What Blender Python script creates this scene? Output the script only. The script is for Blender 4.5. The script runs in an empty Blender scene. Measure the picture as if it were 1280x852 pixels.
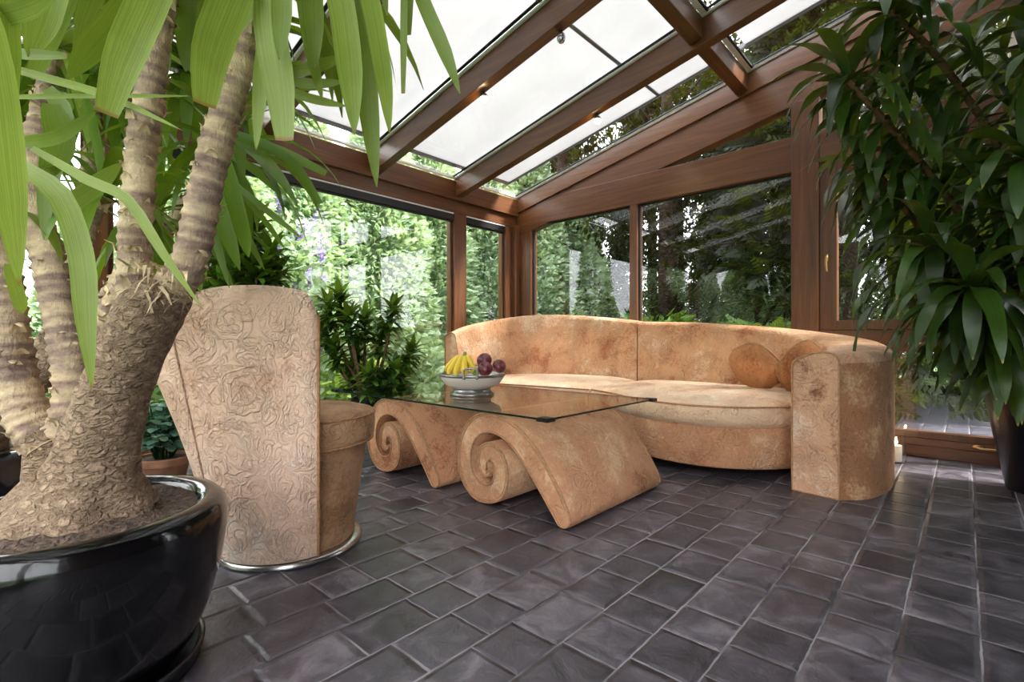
import bpy, bmesh, math, random
from math import sin, cos, pi, sqrt, atan2, floor
from mathutils import Vector, Matrix, noise
C = bpy.context.scene
COL = C.collection
rnd = random.Random(7)

# ------------------------------------------------------------------ camera (level, eye height 0.9 m)
H = 0.9; FPX = 620.0; CX, CY = 640.0, 424.0
YAW = atan2(566, 620)
FW = Vector((-sin(YAW), cos(YAW), 0)); RT = Vector((cos(YAW), sin(YAW), 0))
def P(x, y, d):
    """world point at photo position x, y and distance d in front of the viewpoint"""
    return FW*d + RT*((x-CX)/FPX*d) + Vector((0, 0, H+(CY-y)/FPX*d))
cam = bpy.data.cameras.new('camera'); cam.sensor_width = 36; cam.lens = FPX/1280*36
cam.shift_y = -2/1280; cam.clip_start = 0.02; cam.clip_end = 300
co = bpy.data.objects.new('camera', cam); COL.objects.link(co)
co.location = (0, 0, H); co.rotation_euler = (pi/2, 0, YAW)
C.camera = co

# ------------------------------------------------------------------ node helpers
def L(c):
    return tuple(((v/255)/12.92 if v/255 <= .04045 else ((v/255+.055)/1.055)**2.4) for v in c) + (1,)
class NT:
    def __init__(s, name):
        s.m = bpy.data.materials.new(name); s.m.use_nodes = True
        s.t = s.m.node_tree; s.t.nodes.clear()
        s.out = s.t.nodes.new('ShaderNodeOutputMaterial')
    def n(s, typ, ins=None, **kw):
        nd = s.t.nodes.new('ShaderNode'+typ)
        for k, v in kw.items(): setattr(nd, k, v)
        if ins:
            for k, v in ins.items(): s.set(nd.inputs[k], v)
        return nd
    def set(s, sock, v):
        if isinstance(v, bpy.types.NodeSocket): s.t.links.new(v, sock)
        else: sock.default_value = v
    def math(s, op, a, b=None, c=None, clamp=False):
        nd = s.n('Math', operation=op); nd.use_clamp = clamp
        s.set(nd.inputs[0], a)
        if b is not None: s.set(nd.inputs[1], b)
        if c is not None: s.set(nd.inputs[2], c)
        return nd.outputs[0]
    def vmath(s, op, a, b=None):
        nd = s.n('VectorMath', operation=op); s.set(nd.inputs[0], a)
        if b is not None: s.set(nd.inputs[1], b)
        return nd.outputs[0]
    def noise(s, vec, scale, detail=3, rough=.5, dist=0):
        nd = s.n('TexNoise', {'Scale': scale, 'Detail': detail, 'Roughness': rough, 'Distortion': dist})
        if vec is not None: s.set(nd.inputs['Vector'], vec)
        return nd
    def ramp(s, fac, stops, interp='LINEAR'):
        nd = s.n('ValToRGB'); nd.color_ramp.interpolation = interp
        e = nd.color_ramp.elements
        while len(e) < len(stops): e.new(.5)
        for q, (p, c) in zip(e, stops): q.position = p; q.color = c if len(c) == 4 else tuple(c)+(1,)
        s.set(nd.inputs[0], fac); return nd.outputs[0]
    def mixc(s, fac, a, b, mode='MIX'):
        nd = s.n('Mix', data_type='RGBA', blend_type=mode)
        s.set(nd.inputs[0], fac); s.set(nd.inputs[6], a); s.set(nd.inputs[7], b); return nd.outputs[2]
    def smooth(s, v, a, b, lo=0., hi=1.):
        nd = s.n('MapRange', interpolation_type='SMOOTHSTEP')
        s.set(nd.inputs[0], v)
        for i, q in zip((1, 2, 3, 4), (a, b, lo, hi)): s.set(nd.inputs[i], q)
        return nd.outputs[0]
    def bump(s, h, dist, strength=1.0, normal=None):
        nd = s.n('Bump', {'Height': h, 'Distance': dist, 'Strength': strength})
        if normal is not None: s.set(nd.inputs['Normal'], normal)
        return nd.outputs[0]
    def bsdf(s, **kw):
        nd = s.n('BsdfPrincipled')
        for k, v in kw.items(): s.set(nd.inputs[k.replace('_', ' ')], v)
        return nd.outputs[0]
    def done(s, sh): s.t.links.new(sh, s.out.inputs[0]); return s.m
    def obj(s): return s.n('TexCoord').outputs['Object']
    def uv(s): return s.n('TexCoord').outputs['UV']
    def map(s, vec, scale=(1, 1, 1), loc=(0, 0, 0), rot=(0, 0, 0)):
        nd = s.n('Mapping', {'Scale': scale, 'Location': loc, 'Rotation': rot}); s.set(nd.inputs[0], vec); return nd.outputs[0]

def simple(name, col, rough=.5, metal=0., var=.12, scale=20, bump=0., bscale=60, coat=0., spec=.5):
    t = NT(name); o = t.obj(); c = L(col)
    n = t.noise(o, scale).outputs[0]
    d = tuple(v*(1-var*2) for v in c[:3])+(1,); u = tuple(min(1, v*(1+var*1.4)) for v in c[:3])+(1,)
    k = t.ramp(n, [(.3, d), (.7, u)])
    kw = dict(Base_Color=k, Roughness=rough, Metallic=metal, Coat_Weight=coat, Specular_IOR_Level=spec)
    if bump: kw['Normal'] = t.bump(t.noise(o, bscale, 4).outputs[0], bump)
    return t.done(t.bsdf(**kw))

def wood(name, axis):
    t = NT(name); o = t.obj()
    sc = [26, 26, 26]; sc[axis] = 1.3
    v = t.map(o, tuple(sc))
    n = t.noise(v, 1.0, 6, .6, .6).outputs[0]
    n2 = t.noise(o, 1.7, 2).outputs[0]
    k = t.ramp(n, [(.25, L((66, 38, 16))), (.5, L((100, 60, 27))), (.75, L((130, 84, 41)))])
    k = t.mixc(t.math('MULTIPLY', n2, .55), k, L((88, 48, 26)))
    b = t.bump(n, .0012)
    r = t.math('MULTIPLY_ADD', n, .2, .28)
    return t.done(t.bsdf(Base_Color=k, Roughness=r, Normal=b, Coat_Weight=.25, Coat_Roughness=.25))

def velvet(name, hi, mid, lo, kind='scroll', depth=.006, patch=1.0, wr=0.):
    """crushed velvet upholstery, embossed with scrolls; nap brushed in patches"""
    t = NT(name); o = t.obj(); uv = t.uv()
    dn = t.noise(o, 2.4*patch, 6, .66, .15)
    fine = t.noise(o, 55, 4, .7).outputs[0]
    m = t.math('ADD', dn.outputs[0], t.math('MULTIPLY_ADD', fine, .30, -.15))
    k = t.ramp(m, [(.36, L(lo)), (.47, L(mid)), (.54, L(mid)), (.66, L(hi))])
    # embossing: spirals round scattered centres, drawn in the cloth's own coordinates
    wob = t.noise(uv, 7, 2).outputs['Color']
    w = t.vmath('ADD', uv, t.vmath('MULTIPLY', t.vmath('SUBTRACT', wob, (.5, .5, .5)), (.11, .11, 0)))
    hs = None
    for sc, fr, amp in ((5.2, 40, 1.0), (11, 26, .9), (23, 16, .7)):
        vo = t.n('TexVoronoi', {'Scale': sc, 'Randomness': .9}, voronoi_dimensions='2D'); t.set(vo.inputs['Vector'], w)
        dv = t.vmath('SUBTRACT', t.vmath('MULTIPLY', w, (sc, sc, 0)), t.vmath('MULTIPLY', vo.outputs['Position'], (sc, sc, 0)))
        sp = t.n('SeparateXYZ', {0: dv})
        ang = t.math('ARCTAN2', sp.outputs[1], sp.outputs[0])
        sw = t.math('SINE', t.math('ADD', t.math('MULTIPLY', vo.outputs['Distance'], fr), t.math('MULTIPLY', ang, 1.0 if sc < 8 else 3.0)))
        rid = t.smooth(sw, .35, .9)
        fade = t.smooth(vo.outputs['Distance'], .62, .42)
        rid = t.math('MULTIPLY', t.math('MULTIPLY', rid, fade), amp)
        hs = rid if hs is None else t.math('ADD', hs, rid)
    msk = t.smooth(t.noise(uv, 4.5, 2).outputs[0], .38, .58, .25, 1.)
    hgt = t.math('MULTIPLY', hs, msk)
    hgt = t.math('ADD', hgt, t.math('MULTIPLY', t.noise(w, 38, 3, .6).outputs[0], 1.1))
    if wr:
        wv = t.noise(t.map(uv, (22, 2.2, 1)), 1.0, 3, .55, .9).outputs[0]
        nb = t.bump(hgt, depth, 1.0, t.bump(wv, .007*wr))
    else: nb = t.bump(hgt, depth)
    nb = t.bump(fine, .0015, 1.0, nb)
    return t.done(t.bsdf(Base_Color=k, Roughness=.8, Normal=nb, Sheen_Weight=.55, Sheen_Roughness=.35, Sheen_Tint=L(hi), Specular_IOR_Level=.25))

def leafmat(name, lo, hi, rough=.38, trans=.35, tip=None, veins=60, spec=.5):
    t = NT(name)
    a = t.n('Attribute', attribute_name='rnd').outputs['Fac']
    uv = t.uv(); s = t.n('SeparateXYZ', {0: uv})
    k = t.ramp(a, [(0, L(lo)), (1, L(hi))])
    st = t.math('SINE', t.math('MULTIPLY', s.outputs[0], veins))
    sn = t.noise(t.map(uv, (26, .7, 1), (0, 0, 0)), 1.0, 3, .6).outputs[0]
    k = t.mixc(t.smooth(sn, .35, .7, 0, .45), k, L(tuple(v*.8 for v in lo)))
    n = t.noise(t.obj(), 9, 2).outputs[0]
    k = t.mixc(t.smooth(n, .5, .8, 0, .3), k, L(lo))
    if tip is not None:
        k = t.mixc(t.math('MULTIPLY', t.smooth(s.outputs[1], .955, .99), t.smooth(a, .35, .55)), k, L(tip))
    b = t.bump(sn, .0006)
    d = t.bsdf(Base_Color=k, Roughness=rough, Normal=b, Specular_IOR_Level=spec)
    tr = t.n('BsdfTranslucent', {'Color': t.mixc(.35, k, L((190, 210, 40)))}).outputs[0]
    mx = t.n('MixShader', {0: trans, 1: d, 2: tr}).outputs[0]
    return t.done(mx)

def glassmat(name, tint=(1, 1, 1), base=.045, rough=0.):
    """clear pane: Schlick reflection over straight transmission"""
    t = NT(name)
    g = t.n('NewGeometry')
    dt = t.n('VectorMath', operation='DOT_PRODUCT'); t.set(dt.inputs[0], g.outputs['Normal']); t.set(dt.inputs[1], g.outputs['Incoming'])
    c = t.math('SUBTRACT', 1.0, t.math('ABSOLUTE', dt.outputs['Value']), clamp=True)
    fr = t.math('MULTIPLY_ADD', t.math('POWER', c, 5), 1-base, base, clamp=True)
    a = t.n('BsdfTransparent', {'Color': tint+(1,)}).outputs[0]
    b = t.n('BsdfGlossy', {'Roughness': rough}).outputs[0]
    return t.done(t.n('MixShader', {0: fr, 1: a, 2: b}).outputs[0])

def floormat(name, lo=(46, 44, 50), hi=(120, 115, 122)):
    t = NT(name); o = t.obj()
    wob = t.vmath('MULTIPLY', t.vmath('SUBTRACT', t.noise(o, 16, 4, .6).outputs['Color'], (.5, .5, .5)), (.010, .010, 0))
    p = t.vmath('ADD', o, wob); s = t.n('SeparateXYZ', {0: p})
    W, LN = .184, .222
    u = t.math('DIVIDE', t.math('SUBTRACT', s.outputs[0], .035), W)
    row = t.math('FLOOR', u); fu = t.math('FRACT', u)
    h1 = t.n('TexWhiteNoise', noise_dimensions='1D'); t.set(h1.inputs['W'], row)
    v0 = t.math('ADD', t.math('DIVIDE', s.outputs[1], LN), t.math('MULTIPLY', h1.outputs['Value'], 5.0))
    # stone lengths vary along the row
    v = t.math('ADD', v0, t.math('MULTIPLY', t.math('SINE', t.math('MULTIPLY_ADD', v0, 1.9, t.math('MULTIPLY', row, 2.3))), .16))
    cell = t.math('FLOOR', v); fv = t.math('FRACT', v)
    du = t.math('MULTIPLY', t.math('MINIMUM', fu, t.math('SUBTRACT', 1., fu)), W)
    dv = t.math('MULTIPLY', t.math('MINIMUM', fv, t.math('SUBTRACT', 1., fv)), LN)
    dm = t.math('MINIMUM', du, dv)
    wn = t.noise(o, 4, 2).outputs[0]
    jw = t.math('MULTIPLY_ADD', wn, .006, .0004)
    joint = t.smooth(dm, t.math('MULTIPLY', jw, .55), jw, 1., 0.)
    edge = t.smooth(dm, 0., .02)
    cv = t.n('CombineXYZ', {0: row, 1: cell}); h2 = t.n('TexWhiteNoise', noise_dimensions='2D'); t.set(h2.inputs['Vector'], cv.outputs[0])
    n1 = t.noise(t.vmath('ADD', o, t.vmath('MULTIPLY', h2.outputs['Color'], (3, 3, 3))), 9, 6, .62, .7).outputs[0]
    n2 = t.noise(o, 90, 3, .7).outputs[0]
    f = t.math('ADD', n1, t.math('MULTIPLY_ADD', h2.outputs['Value'], .22, -.11))
    f = t.math('ADD', f, t.math('MULTIPLY_ADD', n2, .12, -.06))
    k = t.ramp(f, [(.3, L(lo)), (.55, L(((lo[0]+hi[0])/2-6, (lo[1]+hi[1])/2-7, (lo[2]+hi[2])/2-6))), (.78, L(hi))])
    jm = t.noise(o, 1.6, 3, .6).outputs[0]
    jc = t.ramp(jm, [(.40, L((46, 43, 46))), (.54, L((146, 142, 147)))])
    k = t.mixc(joint, k, jc)
    hgt = t.math('ADD', t.math('MULTIPLY', edge, .8), t.math('MULTIPLY', n1, .8))
    hgt = t.math('ADD', hgt, t.math('MULTIPLY', n2, .10))
    nb = t.bump(hgt, .0065)
    r = t.math('MULTIPLY_ADD', n1, .34, .22)
    r = t.math('ADD', r, t.math('MULTIPLY', joint, .3), clamp=True)
    return t.done(t.bsdf(Base_Color=k, Roughness=r, Normal=nb, Specular_IOR_Level=.55))

def barkmat(name, lo, hi, ring=0., depth=.006, scale=1.0):
    t = NT(name); o = t.obj()
    v = t.map(o, (22*scale, 22*scale, 34*scale))
    wv = t.vmath('ADD', v, t.vmath('MULTIPLY', t.noise(v, .8, 4, .6).outputs['Color'], (2.2, 2.2, 1.6)))
    vo = t.n('TexVoronoi', {'Scale': 1.0}, feature='DISTANCE_TO_EDGE'); t.set(vo.inputs['Vector'], wv)
    n = t.noise(v, .9, 6, .7).outputs[0]; n3 = t.noise(o, 120*scale, 3, .7).outputs[0]
    e = t.smooth(vo.outputs['Distance'], 0, .3)
    h = t.math('ADD', t.math('ADD', e, t.math('MULTIPLY', n, 1.3)), t.math('MULTIPLY', n3, .25))
    k = t.ramp(t.math('MULTIPLY_ADD', n3, .25, t.math('MULTIPLY', n, .85)), [(.36, L(lo)), (.72, L(hi))])
    k = t.mixc(t.math('MULTIPLY', t.math('SUBTRACT', 1., e), .22), k, L(tuple(v*.5 for v in lo)))
    return t.done(t.bsdf(Base_Color=k, Roughness=.85, Normal=t.bump(h, depth), Specular_IOR_Level=.2))

def stemmat(name):
    """cane with leaf scars: pale papery rings over purple-grey bark"""
    t = NT(name); a = t.n('Attribute', attribute_name='rnd').outputs['Fac']; o = t.obj()
    n = t.noise(t.map(o, (14, 14, 34)), 1., 5, .65).outputs[0]; n2 = t.noise(t.map(o, (120, 120, 40)), 1., 4, .65).outputs[0]
    f = t.math('ADD', t.math('MULTIPLY', a, .36), t.math('MULTIPLY_ADD', n, 1.0, -.16))
    k = t.ramp(f, [(.22, L((112, 92, 84))), (.42, L((150, 128, 114))), (.6, L((184, 162, 134))), (.85, L((214, 194, 158)))])
    return t.done(t.bsdf(Base_Color=k, Roughness=.75, Normal=t.bump(t.math('ADD', n2, n), .005), Specular_IOR_Level=.2))

M = {}
M['woodX'], M['woodY'], M['woodZ'] = wood('mahogany_x', 0), wood('mahogany_y', 1), wood('mahogany_z', 2)
M['floor'] = floormat('slate_tiles'); M['terrace'] = floormat('terrace_tiles', (62, 60, 68), (104, 102, 112))
M['glass'] = glassmat('pane_glass'); M['tableglass'] = glassmat('table_glass', (.93, .965, .945), .05)
M['glassedge'] = simple('glass_edge', (16, 44, 36), .12, var=.1)
M['alu'] = simple('aluminium', (240, 241, 243), .4, 0., .03)
M['rail'] = simple('grey_rail', (92, 92, 94), .5, .3, .06)
M['gasket'] = simple('black_gasket', (18, 18, 20), .45, 0, .1)
M['black'] = simple('black_hardware', (20, 19, 20), .4, 0, .1)
M['brass'] = simple('brass_handle', (196, 158, 104), .3, .85, .06)
M['steel'] = simple('brushed_steel', (190, 188, 186), .25, .95, .05)
t = NT('blind_fabric'); o = t.obj(); nn = t.noise(o, 2.2, 3).outputs[0]
kk = t.ramp(nn, [(.3, (.50, .50, .50)), (.7, (.54, .54, .54))])
M['fabric'] = t.done(t.n('MixShader', {0: .62, 1: t.n('BsdfDiffuse', {'Color': kk}).outputs[0], 2: t.n('BsdfTranslucent', {'Color': kk}).outputs[0]}).outputs[0])
M['plaster'] = simple('plaster', (84, 62, 48), .9, 0, .04, 4, .002, 40)  # unseen house wall, toned dark to hold back bounce light
M['velvet_sofa'] = velvet('velvet_sofa', (238, 204, 170), (212, 160, 118), (176, 108, 72), depth=.006, wr=1.7)
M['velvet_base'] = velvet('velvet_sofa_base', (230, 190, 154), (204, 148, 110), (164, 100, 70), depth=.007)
M['velvet_seat'] = velvet('velvet_seat', (246, 224, 198), (232, 196, 162), (198, 150, 114), depth=.004)
M['velvet_arm'] = velvet('velvet_arm', (240, 210, 184), (212, 164, 132), (130, 78, 52), depth=.007)
M['velvet_nap_shade'] = velvet('velvet_arm_nap_shade', (226, 186, 146), (168, 116, 82), (100, 60, 40), depth=.006)  # arm velvet made browner for brushed nap and side shade
M['velvet_chair'] = velvet('velvet_chair', (254, 234, 218), (244, 206, 180), (208, 158, 128), depth=.0065, patch=.8)
M['velvet_drum'] = velvet('velvet_drum', (216, 182, 146), (192, 150, 114), (150, 108, 76), depth=.004)
M['velvet_table'] = velvet('velvet_table', (224, 184, 146), (200, 146, 110), (152, 92, 64), depth=.004)
M['velvet_cushion'] = velvet('velvet_cushion', (228, 176, 126), (204, 140, 92), (168, 100, 62), depth=.005, wr=2.2)
M['piping'] = simple('velvet_piping', (176, 130, 92), .8, 0, .15, 60)
M['glaze'] = simple('black_glaze', (8, 8, 11), .16, 0, .2, 8, .008, 6, coat=.5, spec=.35)
M['planter'] = simple('black_planter', (17, 18, 24), .3, 0, .2, 30, .001, 80)
M['soil'] = simple('potting_soil', (92, 74, 62), .95, 0, .35, 60, .02, 70)
M['terracotta'] = simple('terracotta', (158, 112, 84), .8, 0, .15, 12, .002, 50)
M['bark'] = barkmat('yucca_bark', (112, 90, 72), (190, 164, 138), depth=.006, scale=1.5)
M['bark_dark'] = barkmat('tree_bark', (38, 30, 24), (78, 64, 52), depth=.02, scale=.4)
M['stem'] = stemmat('yucca_stem')
M['twig'] = simple('woody_twig', (120, 92, 62), .8, 0, .2, 30, .002, 60)
M['straw'] = simple('dry_leaf_base', (204, 182, 146), .8, 0, .2, 30)
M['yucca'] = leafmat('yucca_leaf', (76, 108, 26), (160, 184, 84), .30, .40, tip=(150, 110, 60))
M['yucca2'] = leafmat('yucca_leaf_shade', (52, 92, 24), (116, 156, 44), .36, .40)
M['drac'] = leafmat('dracaena_leaf', (26, 50, 18), (64, 98, 34), .30, .18, tip=(150, 128, 40), veins=46)
M['compacta'] = leafmat('compact_dracaena_leaf', (34, 66, 24), (112, 160, 52), .34, .18)
M['zz'] = leafmat('glossy_leaf', (20, 62, 26), (46, 110, 40), .3, .2)
M['glaucous'] = leafmat('blue_green_leaf', (84, 128, 112), (140, 182, 156), .5, .3)
M['conifer'] = leafmat('conifer_frond', (138, 168, 134), (206, 224, 194), .65, .45)
M['conifer2'] = leafmat('lime_frond', (150, 186, 80), (218, 232, 140), .6, .4)
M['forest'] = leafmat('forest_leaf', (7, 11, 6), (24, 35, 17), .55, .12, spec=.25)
M['fern'] = leafmat('undergrowth_leaf', (46, 84, 30), (96, 136, 56), .5, .3)
M['flower'] = leafmat('purple_petal', (112, 84, 172), (168, 136, 210), .6, .3)
M['lawn'] = simple('lawn', (84, 110, 52), .95, 0, .3, 6, .02, 90)
M['duff'] = simple('forest_floor', (52, 50, 36), .95, 0, .3, 5, .02, 60)
M['ceramic'] = simple('white_ceramic', (226, 222, 214), .22, 0, .03, 6, coat=.6)
M['pewter'] = simple('pewter_rim', (150, 148, 146), .32, .85, .12, 20)
t = NT('banana_skin'); o = t.obj()
k = t.mixc(t.smooth(t.noise(o, 26, 4, .6).outputs[0], .55, .72, 0, .45), L((232, 200, 58)), L((160, 140, 40)))
M['banana'] = t.done(t.bsdf(Base_Color=k, Roughness=.45))
M['banana_tip'] = simple('banana_stalk', (128, 138, 44), .6, 0, .2, 40)
t = NT('plum_skin'); o = t.obj()
k = t.ramp(t.noise(o, 14, 4, .6).outputs[0], [(.3, L((72, 26, 40))), (.6, L((120, 44, 54))), (.8, L((152, 92, 104)))])
M['plum'] = t.done(t.bsdf(Base_Color=k, Roughness=.32, Coat_Weight=.3))
M['lime'] = simple('lime_skin', (112, 140, 34), .4, 0, .15, 30, .001, 120)
M['wax'] = simple('candle_wax', (240, 232, 212), .5, 0, .03)
M['white'] = simple('white_paint', (232, 232, 230), .5, 0, .03)
t = NT('lamp_glow'); M['glow'] = t.done(t.n('Emission', {'Color': (1, .72, .42, 1), 'Strength': 40.}).outputs[0])
M['mirrorbulb'] = simple('silvered_bulb', (200, 200, 204), .08, .95, .02)

# ------------------------------------------------------------------ mesh helpers
def link(name, me, mat, parent=None):
    if mat is not None:
        for q in (mat if isinstance(mat, (list, tuple)) else [mat]): me.materials.append(M[q])
    o = bpy.data.objects.new(name, me); COL.objects.link(o)
    if parent is not None: o.parent = parent
    return o
def tag(o, label=None, cat=None, group=None, kind=None):
    if label: o['label'] = label
    if cat: o['category'] = cat
    if group: o['group'] = group
    if kind: o['kind'] = kind
    return o
def empty(name, loc, label=None, cat=None, group=None, kind=None):
    o = bpy.data.objects.new(name, None); COL.objects.link(o); o.location = loc
    o.empty_display_size = .1
    return tag(o, label, cat, group, kind)
def smooth(me, ang=None):
    for p in me.polygons: p.use_smooth = True
    if ang: me.set_sharp_from_angle(angle=ang)
class MB:
    """collects geometry in world space; build() links it as one object (re-expressed relative to its parent)"""
    def __init__(s): s.v = []; s.f = []; s.uv = []; s.r = []; s.mi = []
    def add(s, vs, fs, uvs=None, r=0., mi=0):
        b = len(s.v); s.v += [tuple(q) for q in vs]
        s.uv += uvs if uvs else [(q[0], q[1]) for q in vs]
        s.r += r if isinstance(r, list) else [r]*len(vs)
        s.f += [tuple(i+b for i in f) for f in fs]; s.mi += [mi]*len(fs)
    def box(s, x0, x1, y0, y1, z0, z1, mi=0):
        s.add([(x, y, z) for z in (z0, z1) for y in (y0, y1) for x in (x0, x1)],
              [(0, 2, 3, 1), (4, 5, 7, 6), (0, 1, 5, 4), (2, 6, 7, 3), (0, 4, 6, 2), (1, 3, 7, 5)], mi=mi)
    def prism(s, quad, off, mi=0):
        """quad: polygon of points, extruded by vector off"""
        n = len(quad); off = Vector(off)
        vs = [Vector(q) for q in quad]; vs += [q+off for q in vs]
        s.add(vs, [tuple(range(n))[::-1], tuple(range(n, 2*n))]+[(i, (i+1) % n, n+(i+1) % n, n+i) for i in range(n)], mi=mi)
    def loft(s, rings, closed=True, caps=True, uvs=None, rr=None, mi=0):
        n = len(rings[0]); vs = [q for r in rings for q in r]; fs = []
        m = n if closed else n-1
        for i in range(len(rings)-1):
            for j in range(m):
                fs.append((i*n+j, i*n+(j+1) % n, (i+1)*n+(j+1) % n, (i+1)*n+j))
        if caps:
            fs.append(tuple(range(n))[::-1]); k = (len(rings)-1)*n; fs.append(tuple(range(k, k+n)))
        if uvs is None:
            uvs = []; ln = 0
            for i, r in enumerate(rings):
                if i: ln += (Vector(r[0])-Vector(rings[i-1][0])).length
                w = 0
                for j in range(n):
                    if j: w += (Vector(r[j])-Vector(r[j-1])).length
                    uvs.append((ln, w))
        s.add(vs, fs, uvs, rr if rr is not None else 0., mi)
    def lathe(s, prof, c, n=48, caps=False, mi=0):
        a0 = atan2(c[1], c[0])   # the cloth seam lies on the far side
        rings = [[(c[0]+r*cos(a0+2*pi*j/n), c[1]+r*sin(a0+2*pi*j/n), c[2]+z) for j in range(n)] for r, z in prof]
        uvs = []; ln = 0
        for i, (r, z) in enumerate(prof):
            if i: ln += sqrt((r-prof[i-1][0])**2+(z-prof[i-1][1])**2)
            uvs += [(2*pi*max(r, .05)*j/n, ln) for j in range(n)]
        s.loft(rings, caps=caps, uvs=uvs, mi=mi)
    def tube(s, pts, rad, n=8, caps=True, mi=0, rr=None, wob=0., closed=False):
        pts = [Vector(p) for p in pts]; k = len(pts); rings = []; R = []
        up = None
        for i, p in enumerate(pts):
            if closed: d = pts[(i+1) % k]-pts[i-1]
            else: d = pts[min(i+1, k-1)]-pts[max(i-1, 0)]
            d = d.normalized() if d.length > 1e-9 else Vector((0, 0, 1))
            if up is None:
                up = Vector((0, 0, 1)) if abs(d.z) < .9 else Vector((1, 0, 0))
            a = (up-d*up.dot(d)).normalized(); up = a; b = d.cross(a)
            r = rad[i] if isinstance(rad, (list, tuple)) else rad
            rings.append([p+(a*cos(2*pi*j/n)+b*sin(2*pi*j/n))*r*(1+(wob*(noise.noise(p*9+a*cos(2*pi*j/n)*1.3+b*sin(2*pi*j/n)*1.3)) if wob else 0)) for j in range(n)])
            R += [rr[i] if rr else 0.]*n
        if closed: rings.append(rings[0]); R += R[:n]
        s.loft(rings, caps=caps and not closed, rr=R, mi=mi)
    def ell(s, c, r, n=16, m=10, rot=None, mi=0, fn=None):
        vs = []; fs = []; uvs = []
        c = Vector(c)
        for i in range(m+1):
            th = pi*i/m
            for j in range(n):
                ph = 2*pi*j/n
                p = Vector((sin(th)*cos(ph), sin(th)*sin(ph), cos(th)))
                k = fn(p) if fn else 1.
                p = Vector((p.x*r[0]*k, p.y*r[1]*k, p.z*r[2]*k))
                if rot is not None: p = rot @ p
                vs.append(c+p); uvs.append((ph*.2, th*.2))
        for i in range(m):
            for j in range(n):
                fs.append((i*n+j, i*n+(j+1) % n, (i+1)*n+(j+1) % n, (i+1)*n+j))
        s.add(vs, fs, uvs, 0., mi)
    def ico(s, c, r, mi=0): s.ell(c, (r, r, r), 10, 6, mi=mi)
    # leaves -------------------------------------------------------------
    def leaf_pts(s, pts, width, prof, fold=.25, face=None, wave=0., r=None, segs=None):
        pts = [Vector(p) for p in pts]; k = len(pts)-1
        r = rnd.random() if r is None else r
        vs = []; uvs = []; fs = []
        last = None
        for i, p in enumerate(pts):
            d = (pts[min(i+1, k)]-pts[max(i-1, 0)]).normalized()
            f = Vector(face) if face is not None else Vector((0, 0, 1))
            sd = d.cross(f)
            if sd.length < .15 and last is not None: sd = last
            sd = sd.normalized() if sd.length > 1e-6 else Vector((1, 0, 0))
            if last is not None: sd = (sd*.6+last*.4).normalized() if sd.dot(last) > 0 else (last*.7-sd*.3).normalized()
            last = sd
            nr = sd.cross(d).normalized(); t = i/k
            w = width*.5*prof(t)
            wv = wave*sin(t*11+r*20)*w
            vs += [p-sd*w+nr*(fold*w+wv), p, p+sd*w+nr*(fold*w-wv)]
            uvs += [(-.5+.0, t), (0, t), (.5, t)]
            if i:
                b = 3*(i-1); fs += [(b, b+1, b+4, b+3), (b+1, b+2, b+5, b+4)]
        s.add(vs, fs, uvs, r)
    def strap(s, p, d, ln, width, prof, droop=1., seg=8, fold=.25, face=None, wave=0., r=None):
        p = Vector(p); d = Vector(d).normalized(); pts = [p.copy()]; ds = ln/seg
        for i in range(seg):
            d = (d+Vector((0, 0, -1))*droop*ds/ln*(1.0+.7*i/seg)).normalized()
            p = p+d*ds; pts.append(p.copy())
        s.leaf_pts(pts, width, prof, fold, face, wave, r)
    def build(s, name, mat, parent=None, sm=True, ang=None, bevel=0., seg=2, sub=0, rnd_attr=False):
        me = bpy.data.meshes.new(name)
        off = Vector((0, 0, 0)); q = parent
        while q is not None: off += q.location; q = q.parent
        me.from_pydata([tuple(Vector(v)-off) for v in s.v], [], s.f)
        if isinstance(mat, (list, tuple)): me.polygons.foreach_set('material_index', s.mi)
        ul = me.uv_layers.new(name='UVMap'); li = [0]*len(me.loops)
        me.loops.foreach_get('vertex_index', li)
        fl = [c for i in li for c in s.uv[i]]; ul.data.foreach_set('uv', fl)
        if rnd_attr:
            at = me.attributes.new('rnd', 'FLOAT', 'POINT'); at.data.foreach_set('value', [float(x) for x in s.r])
        if sm: smooth(me, ang)
        me.update()
        o = link(name, me, mat, parent)
        if bevel:
            b = o.modifiers.new('bevel', 'BEVEL'); b.width = bevel; b.segments = seg; b.limit_method = 'ANGLE'; b.angle_limit = .6
        if sub:
            b = o.modifiers.new('subsurf', 'SUBSURF'); b.levels = sub; b.render_levels = sub
        return o
def catmull(pts, n):
    pts = [Vector(p) if not isinstance(p, Vector) else p for p in pts]; out = []
    k = len(pts)
    for i in range(k-1):
        p0, p1, p2, p3 = pts[max(i-1, 0)], pts[i], pts[i+1], pts[min(i+2, k-1)]
        for j in range(n):
            t = j/n
            out.append(.5*((2*p1)+(p2-p0)*t+(2*p0-5*p1+4*p2-p3)*t*t+(3*p1-p0-3*p2+p3)*t**3))
    out.append(pts[-1].copy()); return out
def resamp(vals, n):
    """resample a list of equal-length tuples with catmull-rom, n steps per span"""
    out = []; k = len(vals); D = len(vals[0])
    for i in range(k-1):
        q = [vals[max(i-1, 0)], vals[i], vals[i+1], vals[min(i+2, k-1)]]
        for j in range(n):
            t = j/n
            out.append(tuple(.5*(2*q[1][c]+(q[2][c]-q[0][c])*t+(2*q[0][c]-5*q[1][c]+4*q[2][c]-q[3][c])*t*t+(3*q[1][c]-q[0][c]-3*q[2][c]+q[3][c])*t**3) for c in range(D)))
    out.append(tuple(vals[-1])); return out

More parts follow.
